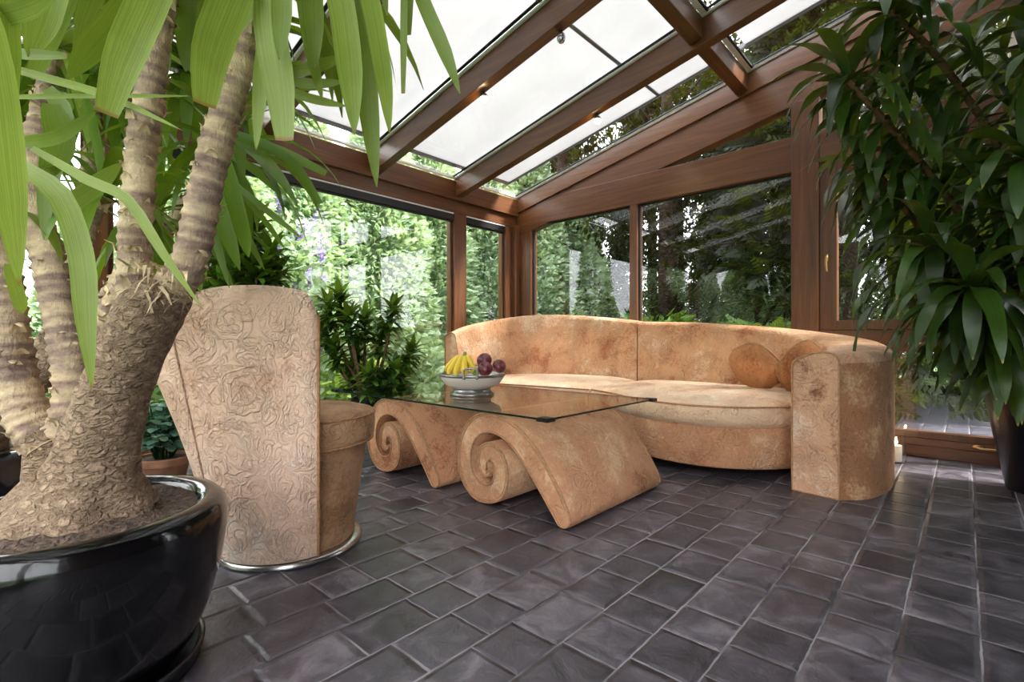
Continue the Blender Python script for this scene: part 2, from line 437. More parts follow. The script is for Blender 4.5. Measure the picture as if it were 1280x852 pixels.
# ------------------------------------------------------------------ the room
XL, YB, YF, XR = -4.43, 4.94, -1.0, 2.3
SL = .215
def zr(x): return 2.77+SL*(x-XL)          # underside of the roof glass
def struct(o): o['kind'] = 'structure'; return o
def beam(name, boxes, mat, bevel=.004):
    b = MB()
    for q in boxes: b.box(*q)
    return struct(b.build(name, mat, sm=False, bevel=bevel))
b = MB(); b.box(XL-.12, XR+.1, YF-.12, YB+.14, -.12, 0); struct(b.build('floor', 'floor', sm=False))
tn = [0]
def trim(boxes, mat, bevel=.004):
    tn[0] += 1; return beam('trim_%d' % tn[0], boxes, mat, bevel)
# left glazed wall: posts, header, eave plate, sill rail
LO = XL-.13
trim([(LO, XL, 3.85, 4.04, 0.12, 2.39)], 'woodZ')
trim([(LO, XL, 4.73, YB+.13, 0.12, 2.39), (XL-.02, XL+.07, YB-.10, YB, 0.14, 2.39)], 'woodZ')
trim([(LO, XL, .55, .66, 0.12, 2.39)], 'woodZ')
trim([(LO, XL, YF-.12, YF+.14, 0.12, 2.39)], 'woodZ')
trim([(LO, XL+.004, YF-.12, YB+.13, 2.39, 2.53)], 'woodY')
trim([(LO, XL+.05, YF-.12, YB+.13, 2.53, 2.745)], 'woodY')
trim([(LO, XL+.01, YF-.12, YB+.13, 0, .12)], 'woodY')
# back glazed wall
BO = YB+.13
trim([(XL+.07, -4.18, YB, BO, .14, 2.39)], 'woodZ')
trim([(-2.745, -2.655, YB, BO, .14, 2.385)], 'woodZ')
trim([(-1.14, -.925, YB-.01, BO, .14, 3.0)], 'woodZ')
trim([(.30, .46, YB, BO, .14, 3.24)], 'woodZ')
trim([(1.9, XR, YB, BO, .14, 3.6)], 'woodZ')
trim([(XL, -1.14, YB-.006, BO, 2.385, 2.70)], 'woodX')
trim([(-.925, XR, YB-.006, BO, 2.42, 2.70)], 'woodX')
trim([(XL, XR, YB-.015, BO, 0, .085), (XL, XR, YB, BO, .085, .14)], 'woodX')
trim([(XL+.1, -1.14, YB, BO, .14, .30)], 'woodX')
# sloping wall plate under the gable rafter, then the rafter itself
def slopebeam(x0, x1, zoff0, zoff1, y0, y1, mat='woodX', low0=None, bevel=.004):
    tn[0] += 1; b = MB()
    b.prism([(x0, y0, zr(x0)+zoff0), (x1, y0, zr(x1)+zoff0), (x1, y0, zr(x1)+zoff1), (x0, y0, zr(x0)+zoff1)], (0, y1-y0, 0))
    return struct(b.build('trim_%d' % tn[0], mat, sm=False, bevel=bevel))
slopebeam(XL-.13, XR, -.505, -.20, YB-.004, BO)
slopebeam(XL-.13, XR, -.205, 0.0, YB-.03, BO)
slopebeam(XL-.13, XR, -.505, 0.0, YF-.12, YF)
RY = [2.72, 3.83, 1.61, .50, -.61]
for y in RY:
    slopebeam(XL-.10, XR, -.215, -.005, y, y+.095)
# purlins across the bays
bays = [(YF, -.61), (-.515, .50), (.595, 1.61), (1.705, 2.72), (2.815, 3.83), (3.925, YB-.03)]
for (y0, y1) in bays:
    tn[0] += 1; b = MB()
    x0, x1 = -1.60, -1.50
    b.prism([(x0, y0, zr(x0)-.17), (x1, y0, zr(x1)-.17), (x1, y0, zr(x1)-.005), (x0, y0, zr(x0)-.005)], (0, y1-y0, 0))
    struct(b.build('trim_%d' % tn[0], 'woodY', sm=False, bevel=.004))
# aluminium glazing bars with black gasket, beside each rafter and purlin
def strip(x0, x1, y0, y1, z0, z1, mat):
    tn[0] += 1; b = MB()
    b.prism([(x0, y0, zr(x0)+z0), (x1, y0, zr(x1)+z0), (x1, y0, zr(x1)+z1), (x0, y0, zr(x0)+z1)], (0, y1-y0, 0))
    return struct(b.build('trim_%d' % tn[0], mat, sm=False))
for y in RY+[YB-.03]:
    strip(XL+.03, XR, y-.022, y+.02, -.012, .006, 'alu')
    strip(XL+.03, XR, y-.05, y-.022, .008, .015, 'gasket')
for (y0, y1) in bays:
    strip(-1.50, -1.46, y0, y1, -.006, .006, 'alu'); strip(-1.46, -1.445, y0, y1, -.002, .016, 'gasket')
    strip(XL+.03, XL+.055, y0, y1, -.012, .004, 'alu')
# roof glass and the white sun blinds lying above it
wn = [0]
def window(panes, mat='glass', frame=None, fmat='woodZ'):
    wn[0] += 1
    w = struct(empty('window_%d' % wn[0], (0, 0, 0)))
    if frame:
        b = MB()
        for q in frame: b.box(*q)
        b.build('frame', fmat, w, sm=False, bevel=.003)
    for q in panes:
        b = MB()
        if len(q) == 6: b.box(*q)
        else: b.prism(q[0], q[1])
        b.build('pane', mat, w, sm=False)
    return w
blind_n = 0
for i, (y0, y1) in enumerate(bays):
    for (x0, x1) in ((XL-.12, -1.55), (-1.55, XR)):
        window([([(x0, y0, zr(x0)+.016), (x1, y0, zr(x1)+.016), (x1, y1, zr(x1)+.016), (x0, y1, zr(x0)+.016)], (0, 0, .008))])
pos = ['nearest the front gable', 'over the camera side', 'over the tall yucca', 'over the tub chair', 'over the coffee table', 'beside the back gable']
for i, (y0, y1) in enumerate(bays):
    last = i == 5
    ya, yb = y0-.04, (4.60 if last else y1+.04)
    r = empty('roof_blind', ((XL+XR)/2, (y0+y1)/2, zr((XL+XR)/2)+.1), 'white fabric sun blind lying on the roof glass, bay %s' % pos[i], 'blind')
    for (x0, x1) in ((XL+.17, -2.25), (-2.225, -1.56), (-1.43, XR)):
        b = MB(); z = .075
        b.prism([(x0, ya, zr(x0)+z), (x1, ya, zr(x1)+z), (x1, yb, zr(x1)+z), (x0, yb, zr(x0)+z)], (0, 0, .003))
        b.build('fabric_panel', 'fabric', r, sm=False)
    b = MB()
    x0, x1 = XL+.15, XR
    b.prism([(x0-.02, ya, zr(x0)+.06), (x0+.03, ya, zr(x0)+.07), (x0+.03, ya, zr(x0)+.11), (x0-.02, ya, zr(x0)+.10)], (0, yb-ya, 0))
    if last: b.build('blind_rail', 'rail', r, sm=False); b = MB(); b.prism([(x0, yb, zr(x0)+.06), (x1, yb, zr(x1)+.06), (x1, yb, zr(x1)+.10), (x0, yb, zr(x0)+.10)], (0, .025, 0))
    b.build('blind_rail', 'rail', r, sm=False)
    b = MB()
    b.prism([(-2.251, ya, zr(-2.251)+.066), (-2.224, ya, zr(-2.224)+.066), (-2.224, ya, zr(-2.224)+.074), (-2.251, ya, zr(-2.251)+.074)], (0, yb-ya, 0))
    b.build('seam_bar', 'rail', r, sm=False)
# left windows
def lwin(y0, y1):
    x = XL-.07; f = .035
    window([(x-.004, x+.004, y0, y1, .12, 2.39)], frame=[(x-.03, x+.03, y0, y0+f, .12, 2.39), (x-.03, x+.03, y1-f, y1, .12, 2.39), (x-.03, x+.03, y0, y1, .12, .12+f)])
lwin(4.04, 4.73); lwin(.66, 3.85); lwin(YF+.14, .55)
def blindbox(y0, y1, lab):
    r = empty('blind_housing', (XL-.03, (y0+y1)/2, 2.34), lab, 'blind housing', 'black blind housings')
    b = MB(); b.box(XL-.065, XL-.012, y0, y1, 2.298, 2.388); b.build('housing', 'black', r, sm=False, bevel=.006)
    b = MB(); b.box(XL-.012, XL-.004, y0, y1, 2.374, 2.388); b.build('edge_profile', 'alu', r, sm=False)
    b = MB(); b.box(XL-.058, XL-.025, y0, y1, 2.283, 2.297); b.build('bottom_bar', 'gasket', r, sm=False, bevel=.003)
blindbox(.67, 3.845, 'long black roller blind housing above the big left window')
blindbox(4.045, 4.725, 'short black roller blind housing above the narrow corner window')
# back windows
yg = YB+.06
window([(-4.18, -2.745, yg-.004, yg+.004, .30, 2.385)], frame=[(-4.18, -4.165, yg-.02, yg+.02, .3, 2.385), (-2.76, -2.745, yg-.02, yg+.02, .3, 2.385), (-4.18, -2.745, yg-.02, yg+.02, 2.37, 2.385)], fmat='gasket')
window([(-2.655, -1.14, yg-.004, yg+.004, .30, 2.385)], frame=[(-2.655, -2.64, yg-.02, yg+.02, .3, 2.385), (-1.155, -1.14, yg-.02, yg+.02, .3, 2.385), (-2.655, -1.14, yg-.02, yg+.02, 2.37, 2.385)], fmat='gasket')
tz = lambda x: zr(x)-.505
xs = XL+(2.70-2.77+.505)/SL
window([([(xs, yg, 2.70), (-1.14, yg, 2.70), (-1.14, yg, tz(-1.14))], (0, .008, 0))])
window([([(-.925, yg, 2.70), (.30, yg, 2.70), (.30, yg, tz(.30)), (-.925, yg, tz(-.925))], (0, .008, 0))])
window([([(.46, yg, 2.70), (1.9, yg, 2.70), (1.9, yg, tz(1.9)), (.46, yg, tz(.46))], (0, .008, 0))])
# opening sash over a low fixed light, with rails
w = window([(-.80, .21, yg-.004, yg+.004, 1.06, 2.33)], frame=[(-.925, -.80, YB+.012, YB+.11, .98, 2.42), (.21, .30, YB+.012, YB+.11, .98, 2.42), (-.80, .21, YB+.012, YB+.11, .98, 1.06), (-.80, .21, YB+.012, YB+.11, 2.33, 2.42)])
def handle(x, y, z, vert, parent, nm='window_handle'):
    b = MB()
    b.ell((x, y-.006, z), (.016, .01, .032) if vert else (.032, .01, .016), 12, 8)
    b.tube([(x, y-.005, z), (x, y-.045, z)], .008, 10)
    pts = [(x, y-.045, z+.004), (x-.004, y-.05, z-.02), (x-.004, y-.05, z-.07), (x, y-.046, z-.125)] if vert else [(x-.004, y-.045, z), (x+.02, y-.05, z-.004), (x+.07, y-.05, z-.004), (x+.125, y-.046, z)]
    b.tube(catmull(pts, 4), [.010]*4+[.009]*5+[.008]*4, 10)
    return b.build(nm, 'brass', parent)
handle(-.865, YB+.012, 1.60, True, w)
trim([(-.925, .30, YB, BO, .80, .975), (-.925, .30, YB-.004, YB+.1, .815, .90)], 'woodX')
w = window([(-.925, .30, yg-.004, yg+.004, .19, .80)], frame=[(-.925, .30, YB+.01, YB+.1, .14, .19), (-.925, -.885, YB+.01, YB+.1, .19, .8)])
handle(-.30, YB-.004, .872, False, w)
handle(.07, YB-.0, .118, False, w)
w = window([(.46, 1.9, yg-.004, yg+.004, .14, 2.42)])
# front gable behind the viewpoint and the house wall
for x in (-2.2, 0.0):
    trim([(x-.06, x+.06, YF-.12, YF, .12, 2.39)], 'woodZ')
trim([(XL, XR, YF-.12, YF, 2.39, 2.70)], 'woodX'); trim([(XL, XR, YF-.12, YF, 0, .12)], 'woodX')
for x0, x1 in ((XL, -2.26), (-2.14, -.06), (.06, XR)):
    window([(x0, x1, YF-.07, YF-.062, .12, 2.39)])
window([([(XL+.7, YF-.07, 2.70), (XR, YF-.07, 2.70), (XR, YF-.07, tz(XR)), (XL+.7, YF-.07, tz(XL+.7))], (0, .008, 0))])
b = MB(); b.box(XR, XR+.2, YF-.12, BO, 0, 4.6); struct(b.build('wall_right', 'plaster', sm=False))
# white post beyond the gable glass
b = MB(); b.box(.235, .292, YB+.2, YB+.26, 0, 3.6); struct(b.build('trim_%d' % (tn[0]+1), 'white', sm=False))

# unseen boarding added under the roof glass to cut light from the right
b = MB(); b.prism([(.25, YF, zr(.25)-.03), (XR, YF, zr(XR)-.03), (XR, YF, zr(XR)-.006), (.25, YF, zr(.25)-.006)], (0, YB-.03-YF, 0)); struct(b.build('light_baffle', 'woodX', sm=False))
# rafter lamps
def rafterlamp(p, lit, label, k):
    r = empty('spot_lamp', p, label, 'lamp', 'small spot lamps on the roof beams')
    b = MB(); p = Vector(p)
    b.tube([p+Vector((0, .0, .012)), p+Vector((0, -.012, -.02))], .012, 10); b.build('bracket', 'black', r)
    b = MB(); b.lathe([(.006, -.012), (.026, -.02), (.030, -.045), (.027, -.046), (.004, -.03)], p, 20); b.build('lamp_housing', 'steel', r)
    b = MB(); b.ico(p+Vector((0, 0, -.055)), .028 if lit else .03); b.build('bulb', 'glow' if lit else 'mirrorbulb', r)
def under(x): return zr(x)-.215
rafterlamp((-2.86, 2.80, under(-2.86)), True, 'lit spot lamp under the middle of the roof beam nearest the yucca', 0)
rafterlamp((-2.50, 3.91, under(-2.5)), True, 'lit spot lamp under the roof beam nearest the back wall', 1)
rafterlamp((-2.09, 2.80, under(-2.09)), False, 'unlit silvered spot lamp higher up the nearer roof beam', 2)

# ------------------------------------------------------------------ sofa
sofa = empty('corner_sofa', (-2.0, 4.0, 0), 'peach velvet corner sofa with curved back and wide right armrest', 'sofa')
def ribbon(stations, n, name, mat, z0f, parent, capa=True, capb=True, lean=True):
    """stations: (inner bottom x,y, inner top x,y, outer x,y, z inner top, z outer top, z0)"""
    st = resamp(stations, n); b = MB(); rings = []; uvs = []; ln = 0; prev = None
    for q in st:
        ib = Vector((q[0], q[1], 0)); it = Vector((q[2], q[3], 0)); ou = Vector((q[4], q[5], 0)); zi, zo, z0 = q[6], q[7], q[8]
        d = ou-it; w = d.length; dn = d/w; r = min(.06, w*.3); ring = []
        for k in range(9): 
            t = k/8; p = ib.lerp(it, t*t*.4+t*.6); ring.append(p+Vector((0, 0, z0+(zi-r-z0)*t)))
        for k in range(1, 6):
            a = pi/2*k/5; ring.append(it+dn*(r*(1-cos(a)))+Vector((0, 0, zi-r+r*sin(a))))
        for k in range(1, 4):
            t = k/4; ring.append(it+dn*(r+(w-2*r)*t)+Vector((0, 0, zi+(zo-zi)*t+.012*sin(pi*t))))
        for k in range(0, 6):
            a = pi/2*k/5; ring.append(ou-dn*(r*(1-sin(a)))+Vector((0, 0, zo-r+r*cos(a))))
        for k in range(1, 7):
            t = k/6; ring.append(ou+Vector((0, 0, zo-r+(z0-zo+r)*t)))
        if prev is not None: ln += (it-prev).length*.5+(ou-prevo).length*.5
        prev, prevo = it, ou
        wl = 0
        for j, p in enumerate(ring):
            if j: wl += (p-ring[j-1]).length
            uvs.append((ln, wl))
        rings.append(ring)
    b.loft(rings, caps=False, uvs=uvs)
    for ri, rev in ((rings[0], capa), (rings[-1], capb)):
        if rev:
            c = Vector((0, 0, 0))
            for p in ri: c += p
            c /= len(ri); k = len(ri)
            uu = []
            t0 = (ri[-8]-ri[0]); t0.z = 0; t0 = t0.normalized() if t0.length > 0 else Vector((1, 0, 0))
            vs = list(ri)+[c]; uu = [((p-ri[0]).dot(t0), p.z) for p in vs]
            fs = [(j, (j+1) % k, k) for j in range(k)]
            b.add(vs, fs, uu)
    return b, rings
R_ = [(-.765, 3.33, -.765, 3.33, -.52, 3.287, .795, .825, 0),
      (-.75, 3.45, -.75, 3.45, -.405, 3.42, .80, .83, 0),
      (-.715, 3.62, -.71, 3.64, -.345, 3.62, .81, .835, 0),
      (-.70, 3.82, -.70, 3.86, -.33, 3.86, .83, .84, 0),
      (-.725, 3.96, -.74, 4.08, -.345, 4.12, .86, .855, 0),
      (-.80, 4.05, -.84, 4.26, -.44, 4.42, .90, .89, .05),
      (-.95, 4.10, -1.02, 4.38, -.66, 4.65, .94, .935, .07),
      (-1.15, 4.17, -1.22, 4.46, -1.02, 4.77, .985, .98, .07),
      (-1.45, 4.22, -1.5, 4.50, -1.42, 4.81, 1.02, 1.01, .07),
      (-1.9, 4.25, -1.92, 4.52, -1.92, 4.82, 1.055, 1.045, .07),
      (-2.28, 4.26, -2.42, 4.52, -2.46, 4.82, 1.075, 1.065, .07)]
ba, rg = ribbon(R_[:5], 5, '', '', 0, sofa, True, True)
arm = ba.build('armrest', 'velvet_arm', sofa, ang=.9)
# outer arm panel, brown nap and shade both in its colour, its upper hem standing slightly proud of the side
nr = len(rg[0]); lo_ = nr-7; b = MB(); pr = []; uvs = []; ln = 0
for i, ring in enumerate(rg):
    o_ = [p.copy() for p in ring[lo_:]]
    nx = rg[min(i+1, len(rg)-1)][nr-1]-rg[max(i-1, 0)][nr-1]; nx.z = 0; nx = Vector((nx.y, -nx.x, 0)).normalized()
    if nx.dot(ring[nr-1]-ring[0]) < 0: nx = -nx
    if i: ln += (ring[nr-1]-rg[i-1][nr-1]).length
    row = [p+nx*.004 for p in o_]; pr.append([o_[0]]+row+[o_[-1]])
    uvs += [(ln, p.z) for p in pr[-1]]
b.loft(pr, closed=False, caps=False, uvs=uvs); tag(b.build('side_panel', 'velvet_nap_shade', arm, ang=.9), 'crushed velvet outer side panel, brown with shade in its colour')
br, rg2 = ribbon(R_[4:], 6, '', '', 0, sofa, True, True)
br.build('backrest', 'velvet_sofa', sofa, ang=.9)
L_ = [(-2.29, 4.26, -2.43, 4.52, -2.475, 4.82, 1.08, 1.07, .07),
      (-2.55, 4.28, -2.66, 4.55, -2.7, 4.83, 1.11, 1.10, .07),
      (-2.9, 4.28, -2.98, 4.54, -3.05, 4.83, 1.145, 1.135, .07),
      (-3.25, 4.2, -3.34, 4.46, -3.48, 4.76, 1.175, 1.165, .07),
      (-3.5, 4.0, -3.66, 4.22, -3.84, 4.46, 1.165, 1.155, .07),
      (-3.64, 3.75, -3.82, 3.86, -4.03, 4.0, 1.10, 1.095, .07),
      (-3.69, 3.52, -3.87, 3.56, -4.08, 3.63, 1.03, 1.025, .07),
      (-3.70, 3.36, -3.86, 3.37, -4.05, 3.39, .965, .955, .07)]
bl, rg3 = ribbon(L_, 6, '', '', 0, sofa, True, True)
bl.build('backrest', 'velvet_sofa', sofa, ang=.9)
# piping round the arm front and the left end
b = MB(); b.tube([p+Vector((0, -.002, 0)) for p in rg[0]], .0055, 6, closed=True); b.build('piping', 'piping', sofa)
b = MB(); b.tube([p+Vector((.003, -.004, 0)) for p in rg3[-1]], .0055, 6, closed=True); b.build('piping', 'piping', sofa)
def seatpart(front, back, zt, name):
    """upholstered seat: front edge curve to back edge curve, crowned, rolled front"""
    fr = resamp(front, 6); bk = resamp(back, 6); n = len(fr); rings = []; uvs = []; ln = 0
    edge = []
    for i in range(n):
        f = Vector((fr[i][0], fr[i][1], 0)); k = Vector((bk[i*(len(bk)-1)//(n-1)][0], bk[i*(len(bk)-1)//(n-1)][1], 0))
        if i: ln += (f-pf).length
        pf = f
        d = (k-f).normalized(); w = (k-f).length; e = 1-abs(2*i/(n-1)-1)**6
        r = [f+d*.10+Vector((0, 0, .30)), f+d*.01+Vector((0, 0, .335)), f-d*.022+Vector((0, 0, .365)), f-d*.03+Vector((0, 0, .40)), f-d*.024+Vector((0, 0, .44)), f-d*.004+Vector((0, 0, zt-.005)), f+d*.02+Vector((0, 0, zt+.008))]
        edge.append(f-d*.008+Vector((0, 0, zt-.001)))
        for q in range(1, 9):
            t = q/8; r.append(f+d*(.02+(w-.02)*t)+Vector((0, 0, zt+.01+.055*sin(pi*.5*min(1, t*1.5))*(.35+.65*e))))
        r.append(k+Vector((0, 0, .30)))
        wl = 0
        for j, p in enumerate(r):
            if j: wl += (p-r[j-1]).length
            uvs.append((ln, wl))
        rings.append(r)
    b = MB(); b.loft(rings, closed=True, caps=True, uvs=uvs)
    s = b.build(name, 'velvet_seat', sofa, ang=1.0)
    b = MB(); b.tube(edge, .006, 6); b.build('piping', 'piping', s)
def basepart(front, back, name):
    fr = resamp(front, 6); bk = resamp(back, 6); n = len(fr); rings = []; uvs = []; ln = 0
    for i in range(n):
        f = Vector((fr[i][0], fr[i][1], 0)); k = Vector((bk[i*(len(bk)-1)//(n-1)][0], bk[i*(len(bk)-1)//(n-1)][1], 0))
        if i: ln += (f-pf).length
        pf = f
        d = (k-f).normalized()
        r = [f+d*.03+Vector((0, 0, .065)), f+d*.012+Vector((0, 0, .075)), f+d*.002+Vector((0, 0, .15)), f-d*.004+Vector((0, 0, .22)), f+d*.004+Vector((0, 0, .30)), f+d*.02+Vector((0, 0, .332)), k+Vector((0, 0, .332)), k+Vector((0, 0, .065))]
        wl = 0
        for j, p in enumerate(r):
            if j: wl += (p-r[j-1]).length
            uvs.append((ln, wl))
        rings.append(r)
    b = MB(); b.loft(rings, caps=True, uvs=uvs); b.build(name, 'velvet_base', sofa, ang=.8)
FR = [(-.772, 3.66), (-.84, 3.54), (-1.02, 3.34), (-1.28, 3.225), (-1.56, 3.225), (-1.82, 3.33), (-2.1, 3.50), (-2.385, 3.64)]
BKR = [(-.775, 3.9), (-.84, 4.02), (-1.0, 4.13), (-1.25, 4.2), (-1.6, 4.25), (-1.9, 4.27), (-2.1, 4.28), (-2.3, 4.28)]
FL = [(-2.395, 3.62), (-2.6, 3.60), (-2.9, 3.57), (-3.2, 3.53), (-3.45, 3.47), (-3.68, 3.40)]
BKL = [(-2.3, 4.28), (-2.6, 4.3), (-2.95, 4.3), (-3.3, 4.16), (-3.55, 3.9), (-3.69, 3.5)]
seatpart(FR, BKR, .468, 'seat_cushion'); seatpart(FL, BKL, .468, 'seat_cushion')
basepart(FR, BKR, 'base'); basepart(FL, BKL, 'base')
b = MB()
for x, y in ((-1.1, 3.75), (-2.2, 4.0), (-3.3, 3.9), (-1.2, 4.5), (-2.3, 4.6), (-3.4, 4.4)):
    b = MB(); b.lathe([(.001, 0), (.03, 0), (.035, .07), (.001, .07)], (x, y, 0), 16); b.build('foot', 'black', sofa)
def cushion(c, r, yaw, tilt, label, roll=0.):
    R = Matrix.Rotation(yaw, 3, 'Z') @ Matrix.Rotation(tilt, 3, 'X') @ Matrix.Rotation(roll, 3, 'Y')
    b = MB()
    def fn(p):
        a = max(abs(p.x), abs(p.z)); return 1.0+.10*(a**8)-.05*abs(p.y)+.03*noise.noise(Vector((p.x*4, p.z*4, p.y*2+c[0])))
    b.ell((0, 0, 0), r, 40, 26, fn=fn)
    b.v = [tuple(Vector(c)+R @ Vector(v)) for v in b.v]
    o = empty('scatter_cushion', (c[0], c[1], c[2]-r[2]), label, 'cushion')
    b.build('cover', 'velvet_cushion', o)
    b2 = MB(); pts = []
    for k in range(40):
        a = 2*pi*k/40; p = Vector((cos(a), 0, sin(a))); q = fn(p)*1.005
        pts.append(Vector(c)+R @ Vector((p.x*r[0]*q, 0, p.z*r[2]*q)))
    b2.tube(pts, .005, 6, closed=True); b2.build('piping', 'piping', o)
cushion((-1.17, 4.02, .695), (.20, .095, .172), -.30, .32, 'round tan velvet cushion on the sofa seat, the fully visible front one', .2)
cushion((-.85, 3.97, .70), (.175, .075, .18), .95, .22, 'pale tan velvet cushion tucked between the sofa armrest and backrest')

# ------------------------------------------------------------------ coffee table
table = empty('coffee_table', (-2.3, 2.36, 0), 'glass coffee table on two rolled velvet scroll bases', 'coffee table')
SC = [(-1.408, .052, .050), (-1.435, .095, .056), (-1.515, .205, .064), (-1.62, .325, .066), (-1.725, .405, .061), (-1.83, .443, .056), (-1.93, .447, .057), (-2.025, .405, .058), (-2.085, .32, .058), (-2.10, .22, .058), (-2.07, .125, .06), (-2.0, .068, .058), (-1.915, .062, .053), (-1.845, .095, .056), (-1.815, .16, .056), (-1.82, .235, .055), (-1.86, .285, .052), (-1.915, .292, .050), (-1.95, .255, .046), (-1.952, .205, .038), (-1.925, .172, .026), (-1.898, .18, .014)]
def scrollbase(dx, y0, y1):
    st = resamp(SC, 6); n = len(st); A = []; B = []
    for i in range(n):
        p = Vector((st[i][0]+dx, 0, st[i][1])); q0 = st[max(i-1, 0)]; q1 = st[min(i+1, n-1)]
        d = Vector((q1[0]-q0[0], 0, q1[1]-q0[1])).normalized(); nr = Vector((-d.z, 0, d.x))
        A.append(p-nr*st[i][2]); B.append(p+nr*st[i][2])
    # rounded foot tip and curl tip
    def tip(p0, p1, d):
        c = (p0+p1)/2; r = (p1-p0)/2; o = d.normalized()*r.length
        return [c-r*cos(pi*k/8)+o*sin(pi*k/8) for k in range(1, 8)]
    d0 = Vector((st[0][0]-st[1][0], 0, st[0][1]-st[1][1])); d1 = Vector((st[-1][0]-st[-2][0], 0, st[-1][1]-st[-2][1]))
    t0 = tip(B[0], A[0], d0); t1 = tip(A[-1], B[-1], d1)
    out = A+t1+B[::-1]+t0
    for p in out: p.z = max(p.z, .0)
    k = len(out); b = MB(); uv = []; 
    prof = [(0, .0, 1), (.0, 0, 1)]
    # side walls with rounded shoulders
    cen = []
    for i in range(k):
        d = (out[(i+1) % k]-out[i-1]).normalized(); cen.append(Vector((d.z, 0, -d.x)))
    # orientation: point normals away from the band
    c0 = Vector((st[3][0]+dx, 0, st[3][1]))
    if (out[18]-c0).length > 0 and cen[18].dot(out[18]-c0) < 0: cen = [-q for q in cen]
    rings = []; uvs = []
    for (iy, ins) in ((y0, .012), (y0+.003, .005), (y0+.012, 0), (y1-.012, 0), (y1-.003, .005), (y1, .012)):
        ring = [Vector((p.x, iy, p.z))-q*ins for p, q in zip(out, cen)]; rings.append(ring)
    nA = len(A); nt = len(t1); sh = nA+nt//2
    for ring in rings:
        s = 0
        for i in range(k):
            j = (sh+i) % k
            if i: s += (out[j]-out[j-1]).length
            uvs.append((s, ring[j].y))
    b.loft([r[sh:]+r[:sh] for r in rings], caps=False, uvs=uvs)
    for ring, rev in ((rings[0], False), (rings[-1], True)):
        fs = []
        a = lambda i: i; bb = lambda i: nA+nt+(nA-1-i)
        for i in range(nA-1):
            fs.append((a(i), bb(i), bb(i+1), a(i+1)))
        fs.append(tuple([a(nA-1), bb(nA-1)]+[nA+j for j in range(nt)][::-1]))
        fs.append(tuple([bb(0), a(0)]+[nA+nt+nA+j for j in range(nt)][::-1]))
        if rev: fs = [f[::-1] for f in fs]
        b.add(ring, fs, [(p.x, p.z) for p in ring])
    o = b.build('scroll_base', 'velvet_table', table)
    for y in (y0-.001, y1+.001):
        b = MB(); b.tube([Vector((p.x, y, p.z))-q*.006 for p, q in zip(out, cen)], .0055, 6, closed=True); b.build('piping', 'piping', o)
    if y0 < 2.5:
        b = MB(); b.tube([Vector((p.x, y0-.001, p.z))-q*.02 for p, q in zip(out[:nA], cen[:nA])][4:-12], .003, 5); b.build('stitch_seam', 'piping', o)
scrollbase(0, 1.90, 2.82); scrollbase(-.96, 1.90, 2.82)
GZ0, GZ1 = .506, .516
b = MB(); b.box(-3.56, -1.49, 1.88, 3.0, GZ0, GZ1); gl = b.build('glass_top', 'tableglass', table, sm=False)
b = MB()
for q in ((-3.5625, -1.4875, 1.8775, 1.8805, GZ0, GZ1), (-3.5625, -1.4875, 2.9995, 3.0025, GZ0, GZ1), (-3.5625, -3.5595, 1.88, 3.0, GZ0, GZ1), (-1.4905, -1.4875, 1.88, 3.0, GZ0, GZ1)): b.box(*q)
b.build('polished_edge', 'glassedge', gl, sm=False)
for x, y, sx, sy in ((-1.51, 1.90, 1, 1), (-1.51, 2.98, 1, -1), (-3.54, 1.90, -1, 1), (-3.54, 2.98, -1, -1)):
    b = MB(); b.box(x-.035, x+.035, y-.03, y+.03, GZ0-.006, GZ0); b.box(x-.035, x+.035, y-.03, y+.03, GZ1, GZ1+.003)
    b.box(min(x+sx*.024, x+sx*.036), max(x+sx*.024, x+sx*.036), y-.03, y+.03, GZ0-.006, GZ1+.003); b.box(x-.035, x+.035, min(y-sy*.024, y-sy*.034), max(y-sy*.024, y-sy*.034), GZ0-.006, GZ1+.003)
    b.build('corner_clip', 'black', table, sm=False, bevel=.002)

# ------------------------------------------------------------------ fruit bowl and fruit
BC = Vector((-2.53, 2.36, GZ1+.001))
bowl = empty('fruit_bowl', BC, 'white ceramic fruit bowl with pewter rim on the glass table', 'bowl')
b = MB(); b.lathe([(.001, .006), (.10, .006), (.128, 0), (.132, .006), (.122, .022), (.105, .034), (.125, .038), (.176, .058), (.205, .094), (.208, .104), (.198, .104), (.155, .070), (.09, .048), (.001, .044)], BC, 56); b.v = [(BC.x+(q[0]-BC.x)*1.08, BC.y+(q[1]-BC.y)*1.08, BC.z+(q[2]-BC.z)*1.3) for q in b.v]; b.build('bowl_body', 'ceramic', bowl, ang=.9)
b = MB(); b.lathe([(.205, .098), (.214, .102), (.216, .110), (.210, .114), (.197, .112), (.196, .104)], BC, 56); b.v = [(BC.x+(q[0]-BC.x)*1.08, BC.y+(q[1]-BC.y)*1.08, BC.z+(q[2]-BC.z)*1.3) for q in b.v]; b.build('rim', 'pewter', bowl)
b = MB(); b.lathe([(.118, .003), (.130, .0), (.141, .0), (.143, .008), (.132, .016), (.120, .026), (.122, .033), (.114, .034)], BC, 56); b.v = [(BC.x+(q[0]-BC.x)*1.08, BC.y+(q[1]-BC.y)*1.08, BC.z+(q[2]-BC.z)*1.3) for q in b.v]; b.build('foot_ring', 'pewter', bowl)
vd = Vector((.70, -.714, 0)); sd = Vector((.714, .70, 0))
for s in (1, -1):
    c = BC+vd*.224*s+Vector((0, 0, .141)); q = []
    for a, z in ((-.042, -.01), (-.044, .02), (-.040, .046), (-.02, .052), (.02, .052), (.040, .046), (.044, .02), (.042, -.01)): q.append(c+sd*a+vd*s*.008+Vector((0, 0, z)))
    b = MB(); b.tube(catmull(q, 3), .0065, 8); b.ico(q[0], .011); b.ico(q[-1], .011); b.build('handle', 'pewter', bowl)
toC = (-BC).normalized(); 
